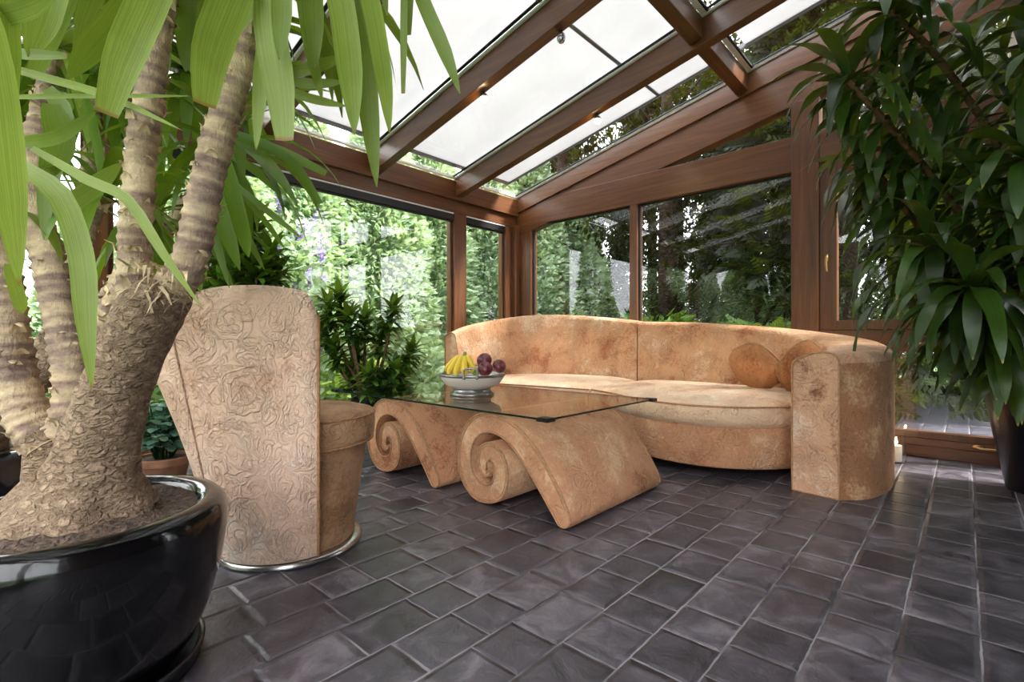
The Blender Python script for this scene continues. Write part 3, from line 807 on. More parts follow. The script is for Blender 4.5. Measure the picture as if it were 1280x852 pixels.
def banana_bunch():
    st = P(581, 446, 3.42)
    r = empty('banana_bunch', st, 'bunch of ripe yellow bananas heaped in the bowl', 'bananas')
    tips = [((557, 464), 3.38), ((560, 468), 3.30), ((569, 470), 3.25), ((581, 470), 3.24), ((593, 466), 3.28)]
    for (xy, d) in tips:
        e = P(xy[0], xy[1], d)
        mid = (st+e)/2+Vector((0, 0, .028))+(e-st).normalized().cross(Vector((0, 0, 1)))*.0-toC*.0+FW*-.02
        pts = resamp([tuple(st+(e-st)*.02), tuple(st.lerp(mid, .5)+Vector((0, 0, .012))), tuple(mid), tuple(mid.lerp(e, .55)+Vector((0, 0, .008))), tuple(e)], 4)
        n = len(pts); rad = []
        for i in range(n):
            t = i/(n-1); rad.append(.007+.0155*min(1, max(0, (t-.12)/.22))*(1-max(0, (t-.8)/.2)**2*.72))
        b = MB(); b.tube(pts, rad, 9); o = b.build('banana', 'banana', r, ang=.9)
        b = MB(); b.ell(Vector(pts[-1]), (.006, .006, .006), 8, 6); b.build('banana_tip', 'black', o)
    b = MB(); b.ell(st+Vector((0, 0, .006)), (.018, .016, .016), 12, 8); b.tube([st, st+Vector((0, 0, .03))+FW*.02], [.014, .011], 8); b.build('stalk', 'banana_tip', r)
banana_bunch()
def plum(x, y, d, r, label, ax):
    c = P(x, y, d); a = Vector(ax).normalized(); q = Vector((0, 0, 1)).rotation_difference(a).to_matrix()
    o = empty('red_apple', (c.x, c.y, c.z-r), label, 'apple', 'dark red apples in the bowl')
    b = MB()
    def fn(p): return 1-.30*max(0, p.z)**14-.16*max(0, -p.z)**10+.02*p.z
    b.ell(c, (r, r, r*.93), 28, 28, q, fn=fn); b.build('flesh', 'plum', o)
    b = MB(); s = c+q @ Vector((0, 0, r*.60)); b.tube([s, s+q @ Vector((.003, 0, r*.40))], [.0028, .0022], 6); b.build('apple_stem', 'twig', o)
plum(605.5, 450.5, 3.43, .053, 'dark plum red apple on top of the fruit pile', (.25, -.75, .65))
plum(606.5, 461, 3.33, .051, 'dark red apple at the front, behind the bowl handle', (.25, -.65, .75))
plum(624, 457.5, 3.40, .048, 'red apple at the right rim of the bowl', (.7, -.2, .5))
lp = P(594.5, 465.5, 3.285)
o = empty('green_lime', (lp.x, lp.y, lp.z-.022), 'small green lime seen through the bowl handle', 'lime')
b = MB(); b.ell(lp, (.026, .023, .023), 18, 12); b.build('peel', 'lime', o)
b = MB(); b.ell(lp+Vector((.026, 0, 0)), (.005, .004, .004), 8, 6); b.build('nub', 'banana_tip', o)

# ------------------------------------------------------------------ tub chair
CC = Vector((-2.21, .97, 0))
chair = empty('tub_chair', CC, 'embossed peach velvet tub chair with tall flared back on steel ring', 'chair')
b = MB(); b.lathe([(.255, .0), (.288, 0), (.298, .006), (.298, .018), (.288, .026), (.255, .026)], CC, 72); b.build('base_ring', 'steel', chair, ang=.9)
b = MB(); b.lathe([(.001, .026), (.255, .026), (.262, .035), (.278, .16), (.297, .30), (.316, .43), (.322, .452), (.001, .452)], CC, 72); b.build('seat_drum', 'velvet_drum', chair, ang=.9)
b = MB(); b.lathe([(.001, .452), (.325, .452), (.346, .46), (.352, .475), (.356, .53), (.354, .566), (.344, .583), (.30, .594), (.15, .603), (.001, .606)], CC, 72); sc_ = b.build('seat_cushion', 'velvet_drum', chair, ang=.9)
for r, z in ((.354, .572), (.345, .457)):
    b = MB(); b.tube([CC+Vector((r*cos(2*pi*k/64), r*sin(2*pi*k/64), z)) for k in range(64)], .005, 6, closed=True); b.build('piping', 'piping', sc_)
# back shell: table over angle (degrees): rim height, radius at foot, mid, top
def lerp_tab(tab, x):
    for a, b_ in zip(tab, tab[1:]):
        if a[0] >= x >= b_[0]:
            t = (a[0]-x)/(a[0]-b_[0]); t = t*t*(3-2*t) if False else t
            return [p+(q-p)*t for p, q in zip(a[1:], b_[1:])]
    return list(tab[-1][1:])
ST = [(6, .99, .285, .415, .395), (2, 1.055, .285, .415, .395), (-4, 1.085, .287, .41, .39), (-22, 1.10, .29, .385, .365), (-45, 1.105, .295, .375, .385), (-68, 1.095, .295, .385, .43), (-84, 1.035, .295, .392, .49), (-98, .945, .295, .395, .53), (-110, .84, .295, .398, .545), (-125, .76, .295, .40, .52), (-145, .70, .295, .40, .45), (-178, .65, .292, .39, .41), (-216, .60, .288, .40, .40)]
def shell_r(q, t):
    # radius grows from foot to rim: quadratic through foot / mid / top
    a, m, c = q[1], q[2], q[3]
    return a*(1-t)*(1-2*t)+m*4*t*(1-t)*1.0+c*t*(2*t-1) if True else 0
NA, NZ = 96, 22; rings = []; uvs = []
def shellpt(ang, t, ins, q):
    zt = q[0]; r = shell_r(q, t)-ins; z = .03+(zt-.03)*t
    # the right-hand end of the shell is cut plumb, so its angle shifts with the radius
    w_ = max(0., min(1., (ang+40)/46)); rr_ = shell_r(q, t)
    ang = ang-w_*(29.7-math.degrees(math.asin(.0505*(2.2-rr_*.97)/rr_)))
    return CC+Vector((r*cos(math.radians(ang)), r*sin(math.radians(ang)), z))
tabs = [lerp_tab(ST, 6-221*i/NA) for i in range(NA+1)]
for _ in range(14): tabs = [tabs[i] if i in (0, NA) or i < 8 else [(tabs[i-1][c]+2*tabs[i][c]+tabs[i+1][c])/4 for c in range(4)] for i in range(NA+1)]
for i in range(NA+1):
    ang = 6-221*i/NA; q = tabs[i]; ring = []; th = .055
    for j in range(NZ+1): ring.append(shellpt(ang, j/NZ*.975, 0, q))
    top = shellpt(ang, 1, 0, q)
    for k in range(1, 6):
        a = pi*k/6; o_ = shellpt(ang, .975, th/2-th/2*cos(a), q); ring.append(o_+Vector((0, 0, sin(a)*.026)))
    for j in range(NZ, -1, -1): ring.append(shellpt(ang, j/NZ*.975, th, q))
    rings.append(ring); s = 0
    for j, p in enumerate(ring):
        if j: s += (p-ring[j-1]).length
        uvs.append((math.radians(ang)*.38, s))
b = MB(); b.loft(rings, caps=True, uvs=uvs); back = b.build('backrest', 'velvet_chair', chair, ang=1.2)
b = MB(); b.tube([p+Vector((0, 0, 0)) for p in rings[0]], .007, 6, closed=True); b.build('piping', 'piping', back)
k = min(range(NA+1), key=lambda i: abs(6-221*i/NA+84))
b = MB(); b.tube([p+(p-CC-Vector((0, 0, p.z))).normalized()*.0012 for p in rings[k][:NZ+1]], .005, 6); b.build('seam', 'velvet_chair', back)

# ------------------------------------------------------------------ leaves: profiles
def pf_strap(t): return (.55+.45*min(1, t/.25))*(1 if t < .6 else max(.05, 1-((t-.6)/.4)**1.6))
def pf_blunt(t): return (.55+.45*min(1, t/.25))*(1 if t < .6 else 1-.45*((t-.6)/.4))
def pf_lance(t): return max(.03, sin(pi*min(1, (t**.85*.94+.05)))**.85)
def pf_oval(t): return max(.05, sin(pi*t)**.55)
def rosette(b, c, axis, n, ln, w, spread=(.25, 1.5), droop=1.2, prof=pf_strap, seg=8, fold=.25, wave=0., low=.0, rr=(0, 1)):
    """whorl of leaves round an axis; later leaves are older, lower and droop more"""
    ax = Vector(axis).normalized(); u = ax.orthogonal().normalized(); v = ax.cross(u)
    for i in range(n):
        t = i/max(1, n-1); a = i*2.399963+rnd.uniform(-.3, .3); pol = spread[0]+(spread[1]-spread[0])*t+rnd.uniform(-.12, .12)
        d = ax*cos(pol)+(u*cos(a)+v*sin(a))*sin(pol)
        p = Vector(c)-ax*low*t
        k = .75+.35*sin(pi*min(1, .25+t*.75))+rnd.uniform(-.12, .12)
        b.strap(p, d, ln*k, w*rnd.uniform(.85, 1.15), prof, droop*(.5+.8*t)+rnd.uniform(0, .3), seg, fold, None, wave, rr[0]+(rr[1]-rr[0])*rnd.random())
def cane(b, pts, rad, n=10, scars=True, step=.028, ragged=None, rscale=1.0):
    """ringed stem: saw-tooth scars, optional papery tatters collected in ragged"""
    sm = catmull(pts, 10); ln = [0]
    for i in range(1, len(sm)): ln.append(ln[-1]+(sm[i]-sm[i-1]).length)
    tot = ln[-1]; m = max(8, int(tot/(step/3))); P_ = []; R = []; RR = []
    j = 0; lastc = .5
    for i in range(m+1):
        s = tot*i/m
        while j < len(ln)-2 and ln[j+1] < s: j += 1
        t = (s-ln[j])/max(1e-9, ln[j+1]-ln[j]); p = sm[j].lerp(sm[j+1], min(1, t))
        u = s/tot; k = u*(len(rad)-1); a = int(min(len(rad)-2, floor(k))); r0 = rad[a]+(rad[a+1]-rad[a])*(k-a)
        ph = i % 3
        if ph == 0: lastc = rnd.random()
        P_.append(p); R.append(r0*(1+((.10, -.03, .02)[ph] if scars else 0)*(.6+.8*rnd.random()))); RR.append((lastc*.6+.45 if ph == 0 else lastc))
        if ragged is not None and ph == 0 and rnd.random() < .95:
            d = (sm[min(j+1, len(sm)-1)]-sm[j]).normalized(); q = d.orthogonal().normalized()
            for z in range(rnd.randint(2, 4)):
                a_ = rnd.uniform(0, 2*pi); o_ = q*cos(a_)+d.cross(q)*sin(a_)
                l_ = rnd.uniform(.010, .030)*rscale*(1.6 if rnd.random() < .12 else 1)
                p0 = p+o_*r0*.97-d*.006; p1 = p0+o_*l_*.22+d*l_*.55; p2 = p1+o_*l_*rnd.uniform(.1, .7)+d*l_*rnd.uniform(-.5, .45)
                ragged.leaf_pts([p0, p1, p2], rnd.uniform(.016, .040)*rscale, lambda t: 1-.85*t, .3, o_)
    b.tube(P_, R, n, rr=RR, wob=.12)

# ------------------------------------------------------------------ front yucca in the black bowl pot
PC = Vector((-1.731, .194, 0))
yu = empty('potted_yucca', PC, 'large potted yucca with thick forked trunk in a glossy black bowl', 'potted plant')
def bowlpot(c, parent, s=1.0, mat='glaze'):
    b = MB(); b.lathe([(r*s, z*s) for r, z in [(.001, .02), (.20, .02), (.235, .03), (.27, .08), (.305, .17), (.330, .27), (.343, .36), (.345, .41), (.338, .44), (.322, .455), (.300, .457), (.279, .448), (.268, .43), (.264, .38), (.2, .36), (.001, .36)]], c, 80); b.build('pot', mat, parent, ang=1.2)
    b = MB(); n = 40
    rings = []
    for i in range(13):
        r = .268*s*(1-i/12)
        rings.append([(c[0]+r*cos(2*pi*j/n), c[1]+r*sin(2*pi*j/n), c[2]+s*.436+.014*noise.noise(Vector((c[0]+r*cos(2*pi*j/n)*22, r*sin(2*pi*j/n)*22, 3)))+.02*(i/12)) for j in range(n)])
    b.loft(rings, caps=False); b.build('soil', 'soil', parent)
bowlpot(PC, yu)
sau = empty('plant_saucer', (PC.x, PC.y, 0), 'dark round saucer under the front bowl pot', 'saucer')
b = MB(); b.lathe([(.001, 0), (.262, 0), (.276, .006), (.288, .05), (.282, .054), (.272, .048), (.262, .018), (.001, .016)], PC, 64); b.build('dish', 'planter', sau)
rag = MB()
# main trunk with flared foot
b = MB()
tr = [P(98, 668, 1.31), P(102, 640, 1.31), P(112, 600, 1.31), P(122, 560, 1.31), P(140, 500, 1.30), P(160, 450, 1.29), P(180, 405, 1.285), P(196, 372, 1.28), P(204, 352, 1.28)]
sm = catmull(tr, 8); rr_ = [.215, .165, .112, .094, .082, .080, .082, .078, .05]
rings = []; RR = []
for i, p in enumerate(sm):
    u = i/(len(sm)-1)*(len(rr_)-1); a = min(len(rr_)-2, int(u)); r = rr_[a]+(rr_[a+1]-rr_[a])*(u-a)
    n = 28; fl = max(0, 1-i/20)
    rings.append([p+(RT*cos(2*pi*j/n)+(FW)*sin(2*pi*j/n))*r*(1+.16*fl*sin(2*pi*j/n*7+1+i*.1)+.10*noise.noise(Vector((cos(2*pi*j/n)*2, sin(2*pi*j/n)*2, i*.25)))) for j in range(n)])
b.loft(rings, caps=True); b.build('trunk', 'bark', yu)
b = MB()
sm = catmull([P(62, 625, 1.40), P(62, 590, 1.40), P(64, 555, 1.40), P(58, 540, 1.40)], 6)
b.tube(sm, [.12*(1-.5*min(1, i/5))+.0 for i in range(len(sm))], 18, wob=.15); b.build('trunk', 'bark', yu)
def ycane(pts, rad, st=.03, n=12):
    b = MB(); cane(b, pts, rad, n, True, st, rag); b.build('stem', 'stem', yu, rnd_attr=True, ang=1.3)
ycane([P(196, 385, 1.28), P(214, 360, 1.275), P(236, 328, 1.27), P(256, 240, 1.265), P(276, 160, 1.27), P(302, 75, 1.28), P(322, 15, 1.28), P(338, -40, 1.28)], [.052, .040, .038, .037, .036, .035, .033])
ycane([P(178, 385, 1.285), P(170, 350, 1.28), P(169, 300, 1.28), P(174, 220, 1.28), P(182, 150, 1.28), P(191, 75, 1.28), P(200, 10, 1.28), P(206, -50, 1.28)], [.05, .036, .035, .034, .034, .033, .032])
ycane([P(66, 560, 1.40), P(36, 522, 1.40), P(20, 470, 1.40), P(10, 410, 1.39), P(0, 340, 1.38), P(-14, 270, 1.38)], [.06, .05, .047, .046, .044, .042])
ycane([P(70, 560, 1.41), P(88, 525, 1.41), P(90, 470, 1.41), P(80, 410, 1.41), P(66, 345, 1.42), P(50, 285, 1.43), P(40, 235, 1.44), P(44, 180, 1.45), P(56, 110, 1.47), P(64, 65, 1.48)], [.055, .045, .043, .041, .039, .037, .035, .03, .022, .02])
ycane([P(96, 330, 1.44), P(104, 300, 1.46), P(116, 272, 1.48), P(128, 250, 1.50)], [.022, .023, .022, .022])
ycane([P(132, 395, 1.36), P(126, 410, 1.36), P(120, 425, 1.36)], [.026, .027, .028])
ycane([P(160, 345, 1.33), P(145, 372, 1.35), P(132, 398, 1.36)], [.026, .024, .026])
# fibrous skirt at the fork
for i in range(60):
    p = P(rnd.uniform(160, 235), rnd.uniform(330, 372), 1.22+rnd.uniform(-.02, .03)); d = Vector((rnd.uniform(-1, 1), rnd.uniform(-1, 1), rnd.uniform(-1, .6))).normalized()
    rag.leaf_pts([p, p+d*.03, p+d*.05+Vector((0, 0, -.012))], rnd.uniform(.004, .012), lambda t: 1-.8*t, .1, (0, -.3, 1))
tag(rag.build('dry_leaf_fibres', 'straw', yu, rnd_attr=True), kind='stuff')
def pathleaf(b, px, d, wpx, blunt=False, r=None, fold=.18, dd=0.):
    """long leaf through photo points at distance d (dd: change of distance to the tip)"""
    n = len(px); pts = []
    for i, q in enumerate(px):
        pts.append(P(q[0], q[1], d+dd*i/(n-1)))
    sm = catmull(pts, max(3, 10//(n-1)))
    f = (Vector((0, 0, H))-sm[len(sm)//2]).normalized()+Vector((rnd.uniform(-.35, .35), rnd.uniform(-.35, .35), rnd.uniform(-.1, .3)))
    b.leaf_pts(sm, wpx/FPX*d, pf_blunt if blunt else pf_strap, fold, f, .06, r)
A = MB()
for px, d, w, bl in [
    ([(338, -60), (338, 30), (350, 110), (356, 176)], 1.12, 38, 1), ([(345, -60), (352, 0), (349, 75)], 1.08, 24, 0), ([(400, -70), (425, 0), (437, 90), (443, 168)], 1.15, 33, 0), ([(440, -30), (455, 60), (462, 150), (471, 234)], 1.22, 25, 0),
    ([(440, -70), (462, 0), (478, 90), (487, 167)], 1.12, 25, 0), ([(505, -60), (505, 30), (504, 117)], 1.2, 9, 1), ([(510, -60), (512, -10), (511, 44)], 1.22, 11, 1),
    ([(505, -60), (530, 5), (556, 65), (575, 117)], 1.10, 19, 0), ([(372, -20), (385, 50), (394, 90), (403, 125)], 1.3, 14, 0), ([(385, -70), (390, 0), (393, 88)], 1.26, 26, 0),
    ([(350, -20), (330, 60), (324, 130), (320, 188)], 1.24, 17, 0), ([(350, 90), (390, 85), (432, 70)], 1.35, 15, 0), ([(350, 100), (392, 105), (430, 102)], 1.35, 12, 0), ([(340, 105), (385, 122), (434, 133)], 1.35, 11, 0),
    ([(470, -60), (478, -20), (484, 20)], 1.25, 10, 0), ([(330, -60), (318, -10), (300, 40)], 1.2, 22, 0), ([(420, -60), (470, -20), (440, 30), (430, 50)], 1.45, 12, 0)]:
    pathleaf(A, px, d, w, bl, rnd.uniform(.35, .95))
rosette(A, P(340, -60, 1.28), (0, 0, 1), 26, .52, .05, (.2, 1.5), 1.5)
A.build('leaf_rosette', 'yucca', yu, rnd_attr=True)
B = MB()
for px, d, w, bl, r in [
    ([(310, -50), (283, 10), (262, 70), (255, 132)], 1.05, 46, 1, .9), ([(215, -60), (182, 10), (152, 80), (133, 143)], 1.02, 42, 1, 1.0), ([(195, -50), (150, 15), (112, 60), (84, 99)], 1.10, 33, 0, .3),
    ([(75, -60), (58, 5), (36, 72)], 1.12, 36, 0, .8), ([(100, -40), (75, 20), (48, 78), (40, 100)], 1.2, 20, 0, .6), ([(180, -60), (200, 60), (190, 120)], 1.5, 26, 0, .2), ([(235, -60), (238, 20), (232, 90)], 1.45, 30, 0, .2)]:
    pathleaf(B, px, d, w, bl, r)
rosette(B, P(208, -70, 1.28), (0, 0, 1), 28, .52, .05, (.2, 1.5), 1.5)
B.build('leaf_rosette', 'yucca', yu, rnd_attr=True)
D = MB()
for px, d, w, bl, r in [
    ([(-40, -40), (-10, 80), (8, 220), (24, 358)], .95, 40, 0, 1.0), ([(-60, 20), (-10, 22), (40, 8), (75, -14)], 1.0, 24, 0, .8), ([(2, -60), (6, 40), (8, 150)], 1.0, 30, 1, .9), ([(26, 207), (75, 245), (102, 320), (108, 400), (115, 487)], 1.08, 27, 0, .75),
    ([(40, 185), (110, 225), (160, 250), (205, 318), (254, 387)], 1.02, 13, 0, .85), ([(-20, 76), (60, 98), (140, 122), (228, 163)], 1.06, 10, 0, .9), ([(-20, 122), (100, 120), (240, 120)], 1.15, 6, 0, .8), ([(18, 178), (70, 172), (120, 140)], 1.2, 16, 0, .5),
    ([(75, 262), (110, 240), (152, 203)], 1.25, 22, 0, .5), ([(-20, 66), (30, 68), (84, 70)], 1.12, 14, 1, .6), ([(60, 110), (80, 150), (60, 230), (55, 300)], 1.35, 22, 0, .4), ([(10, 330), (22, 370), (28, 392)], 1.2, 16, 0, .7), ([(64, 130), (75, 180), (52, 226)], 1.3, 30, 0, .3)]:
    pathleaf(D, px, d, w, bl, r)
rosette(D, P(-14, 265, 1.38), (-.2, 0, 1), 14, .36, .042, (.2, 1.4), 1.2)
rosette(D, P(64, 60, 1.48), (0, 0, 1), 20, .42, .042, (.2, 1.6), 1.4)
D.build('leaf_rosette', 'yucca', yu, rnd_attr=True)
E_ = MB()
rosette(E_, P(130, 246, 1.50), (.5, .2, .8), 16, .34, .034, (.2, 1.4), 1.3)
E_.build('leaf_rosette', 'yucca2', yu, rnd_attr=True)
# second yucca behind, in its own bowl
PC2 = P(-58, 424, 2.02); PC2.z = 0
yb = empty('potted_yucca', PC2, 'second potted yucca behind the front one, in a black bowl at the left edge', 'potted plant')
bowlpot(PC2, yb)
rag = MB(); b = MB()
sm = catmull([PC2+Vector((0, 0, .40)), P(-30, 545, 2.0), P(12, 500, 1.98), P(40, 470, 1.96), P(80, 430, 1.95)], 6)
b.tube(sm, [.17*(1-.55*min(1, i/9)) for i in range(len(sm))], 18, wob=.15); b.build('trunk', 'bark', yb)
def bcane(pts, rad):
    b = MB(); cane(b, pts, rad, 10, True, .03, rag); b.build('stem', 'stem', yb, rnd_attr=True, ang=1.3)
bcane([P(10, 510, 1.98), P(2, 440, 2.0), P(8, 330, 2.0), P(14, 230, 2.0), P(22, 150, 2.0)], [.05, .045, .04, .035, .03])
bcane([P(78, 432, 1.95), P(130, 380, 1.92), P(170, 310, 1.9), P(196, 262, 1.88)], [.045, .035, .03, .028])
bcane([P(78, 432, 1.95), P(150, 360, 2.1), P(230, 260, 2.1), P(282, 175, 2.0)], [.045, .034, .03, .026])
bcane([P(40, 470, 1.96), P(90, 360, 2.1), P(110, 220, 2.15), P(122, 110, 2.15)], [.045, .034, .03, .026])
tag(rag.build('dry_leaf_fibres', 'straw', yb, rnd_attr=True), kind='stuff')
def head(x, y, d, n, ln, w, ax=(0, 0, 1), extra=(), droop=1.5):
    b = MB(); c = P(x, y, d); rosette(b, c, ax, n, ln, w, (.15, 1.75), droop, low=.08)
    for px, dd, wp, bl in extra: pathleaf(b, px, dd, wp, bl, rnd.uniform(.3, .9))
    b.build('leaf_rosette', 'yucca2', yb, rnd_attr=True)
head(22, 145, 2.0, 30, .52, .048)
head(196, 255, 1.88, 22, .42, .042, (.2, .1, 1))
head(122, 105, 2.15, 36, .62, .05)
head(60, 60, 2.2, 30, .6, .05)
head(285, 172, 1.98, 22, .5, .045, (.35, .1, 1), [
    ([(285, 168), (308, 180), (345, 215), (372, 256)], 1.72, 15, 0), ([(285, 165), (324, 180), (370, 198), (408, 217)], 1.66, 14, 1), ([(290, 165), (345, 188), (375, 215), (400, 255)], 1.64, 13, 1), ([(277, 185), (292, 245), (303, 290), (311, 322)], 1.68, 19, 0),
    ([(262, 220), (276, 270), (300, 338)], 1.70, 20, 0), ([(255, 250), (270, 300), (287, 360)], 1.72, 10, 0), ([(270, 230), (300, 280), (331, 338)], 1.78, 10, 0), ([(275, 215), (330, 260), (378, 298)], 1.80, 8, 0), ([(290, 230), (330, 275), (356, 311)], 1.80, 7, 0), ([(244, 320), (248, 340), (250, 366)], 1.6, 10, 0), ([(280, 190), (320, 215), (345, 240)], 1.85, 9, 0)])
head(235, 70, 2.15, 34, .62, .05)
head(170, 20, 2.2, 30, .6, .05)
head(300, 20, 2.1, 18, .45, .045, (.1, 0, 1))

# ------------------------------------------------------------------ other potted plants
def plainpot(c, r, h, parent, mat, taper=.72, rim=True):
    b = MB(); c = Vector(c)
    if rim: pr = [(.001, .0), (r*taper, 0), (r*taper+.004, .006), (r*.95, h*.74), (r*.955, h*.75), (r*1.03, h*.76), (r*1.06, h*.98), (r*1.03, h), (r*.95, h), (r*.93, h*.9), (.001, h*.9)]
    else: pr = [(.001, 0), (r*taper, 0), (r*taper+.004, .006), (r*.99, h*.97), (r, h), (r*.93, h), (r*.91, h*.92), (.001, h*.92)]
    b.lathe(pr, c, 40); b.build('pot', mat, parent, ang=.9)
    b = MB(); b.lathe([(r*.93, h*.91), (r*.5, h*.93), (.001, h*.94)], c, 30); b.build('soil', 'soil', parent)
def compacta(base, pot, heads, label, name='potted_dracaena', n=36, ln=.18, w=.056, mat='compacta'):
    base = Vector(base)
    o = empty(name, base, label, 'potted plant')
    plainpot(base, pot[0], pot[1], o, 'planter', .75, False)
    c0 = base+Vector((0, 0, pot[1]*.92)); b = MB(); bf = MB()
    for h in heads:
        h = Vector(h); a = c0+Vector((rnd.uniform(-.05, .05), rnd.uniform(-.05, .05), -.02))
        mid = a.lerp(h, .5)+Vector(((h.x-a.x)*.12, (h.y-a.y)*.12, -.03))
        sm = catmull([a, mid, h], 6); b.tube(sm, [.019-.008*i/len(sm) for i in range(len(sm))], 7)
        ax = (h-mid).normalized()*.5+Vector((0, 0, .7))
        for z in range(4):
            rosette(bf, h-(h-mid).normalized()*.055*z, ax, int(n*.45), ln*(1-.04*z), w, (.25+.3*z, 1.25+.15*z), .6, pf_lance, 5, .22)
    b.build('stem', 'twig', o); bf.build('foliage', mat, o, rnd_attr=True)
    return o
DC = P(462, 424, 4.55); DC.z = 0
compacta(DC, (.17, .37), [P(x, y, d) for x, y, d in [(410, 382, 4.5), (424, 372, 4.6), (436, 398, 4.4), (456, 400, 4.6), (491, 388, 4.5), (478, 418, 4.6), (416, 436, 4.5), (403, 410, 4.6), (515, 440, 4.5), (494, 462, 4.4), (462, 470, 4.35), (506, 470, 4.6), (446, 436, 4.7), (438, 466, 4.6), (480, 478, 4.5)]], 'bushy dark green dracaena in a black pot behind the coffee table, by the window')
DC2 = P(300, 424, 3.75); DC2.z = 0
compacta(DC2, (.19, .42), [P(x, y, d) for x, y, d in [(300, 300, 3.7), (318, 285, 3.8), (338, 318, 3.7), (270, 315, 3.7), (255, 345, 3.8), (290, 340, 3.6), (322, 340, 3.6), (345, 345, 3.8), (305, 325, 3.9), (280, 365, 3.6), (330, 370, 3.7), (255, 380, 3.7), (300, 380, 3.6), (348, 385, 3.9), (225, 360, 3.8), (276, 290, 3.9)]], 'dark leafy dracaena rising behind the tub chair back', n=34, ln=.22, w=.055)
# zz plant
ZC = P(52, 424, 2.75); ZC.z = 0
zz = empty('potted_zz_plant', ZC, 'glossy green plant with paired leaves seen between the yucca stems', 'potted plant')
plainpot(ZC, .13, .24, zz, 'planter', .75, False)
b = MB(); bf = MB()
for k in range(9):
    a = 2*pi*k/9+.3; d = Vector((cos(a)*.30, sin(a)*.30, 1)); ln = rnd.uniform(.55, .8); p0 = ZC+Vector((cos(a)*.04, sin(a)*.04, .21))
    pts = [p0+d.normalized()*ln*t+Vector((cos(a), sin(a), 0))*.12*t*t for t in [i/8 for i in range(9)]]
    b.tube(pts, [.011-.007*i/8 for i in range(9)], 6)
    sd_ = Vector((-sin(a), cos(a), 0))
    for i in range(2, 9):
        for s in (-1, 1): bf.strap(pts[i], sd_*s+Vector((0, 0, .45)), .11, .045, pf_lance, .5, 5, .2)
b.build('stem', 'zz', zz); bf.build('foliage', 'zz', zz, rnd_attr=True)
# terracotta pots
def tpot(c, r, h, label, mat, n, hh, lw):
    c = Vector(c); o = empty('terracotta_plant', c, label, 'potted plant'); plainpot(c, r, h, o, 'terracotta')
    b = MB(); bf = MB()
    for k in range(n):
        a = rnd.uniform(0, 2*pi); e = rnd.uniform(.1, 1); tip = c+Vector((cos(a)*r*1.3*e, sin(a)*r*1.3*e, h+hh*rnd.uniform(.35, 1)))
        p0 = c+Vector((cos(a)*r*.3, sin(a)*r*.3, h*.9)); pts = catmull([p0, p0.lerp(tip, .6)+Vector((0, 0, .02)), tip], 4)
        b.tube(pts, .0035, 5)
        for i in range(3, len(pts)):
            for z in range(2): bf.strap(pts[i], (rnd.uniform(-1, 1), rnd.uniform(-1, 1), rnd.uniform(-.1, .6)), lw*rnd.uniform(.7, 1.2), lw*.8, pf_oval, .6, 5, .2, None, .1)
    b.build('stem', 'zz', o); bf.build('foliage', mat, o, rnd_attr=True)
T1 = P(204, 424, 3.05); T1.z = 0
tpot(T1, .145, .185, 'terracotta pot of blue-green leafy plant beside the tub chair', 'glaucous', 46, .34, .075)
T2 = P(166, 424, 3.5); T2.z = 0
tpot(T2, .12, .24, 'reddish clay pot with light green plant, half behind the yucca trunk', 'fern', 26, .40, .07)

# ------------------------------------------------------------------ tall dracaena at the right
QC = Vector((.34, 4.26, 0))
dr = empty('potted_dracaena', QC, 'tall dark broad-leaved dracaena in tapered black planter by the back window', 'potted plant')
b = MB(); b.lathe([(.001, 0), (.150, 0), (.158, .01), (.262, .585), (.268, .60), (.252, .60), (.245, .55), (.001, .55)], QC, 56); b.build('planter', 'planter', dr, ang=.9)
b = MB(); b.lathe([(.246, .545), (.12, .56), (.001, .565)], QC, 30); b.build('soil', 'soil', dr)
canes = [
    [(0, 0, .55), (-.12, -.15, 1.0), (-.30, -.35, 1.5), (-.58, -.62, 2.0), (-.84, -.80, 2.40)],
    [(.03, .02, .55), (-.02, -.10, 1.2), (-.16, -.25, 1.9), (-.45, -.52, 2.5), (-.66, -.66, 2.80)],
    [(-.05, 0, .55), (-.25, -.3, .85), (-.38, -.58, 1.15), (-.46, -.80, 1.38)],
    [(.05, -.05, .55), (.02, -.4, 1.0), (-.06, -.7, 1.35), (-.12, -.9, 1.75)],
    [(.05, .05, .55), (.05, -.05, 1.3), (.0, -.3, 2.1), (-.05, -.5, 2.7)],
    [(.0, -.06, .55), (-.1, -.4, .8), (-.25, -.75, .98), (-.32, -1.0, 1.15)],
    [(.08, 0, .55), (.12, -.3, 1.1), (.10, -.6, 1.8), (.02, -.8, 2.25)],
    [(-.06, .02, .55), (-.3, -.1, 1.1), (-.55, -.3, 1.6), (-.75, -.42, 1.95)]]
for ci, cn in enumerate(canes):
    pts = [QC+Vector(p) for p in cn]; b = MB(); cane(b, pts, [.024, .022, .02, .018, .016][:len(pts)], 8, True, .02); st = b.build('stem', 'twig', dr, ang=1.3)
    sm = catmull(pts, 6); bf = MB(); n = len(sm)
    for i in range(n//3, n):
        d = (sm[min(i+1, n-1)]-sm[i-1]).normalized(); k = (i-n/3)/(n*2/3)
        m = 5 if i < n-1 else 14
        rosette(bf, sm[i], d+Vector((0, 0, .3)), m, .44, .074, (.9 if i < n-1 else .2, 1.5), 2.1, pf_lance, 10, .16, .28)
    bf.build('foliage', 'drac', dr, rnd_attr=True)
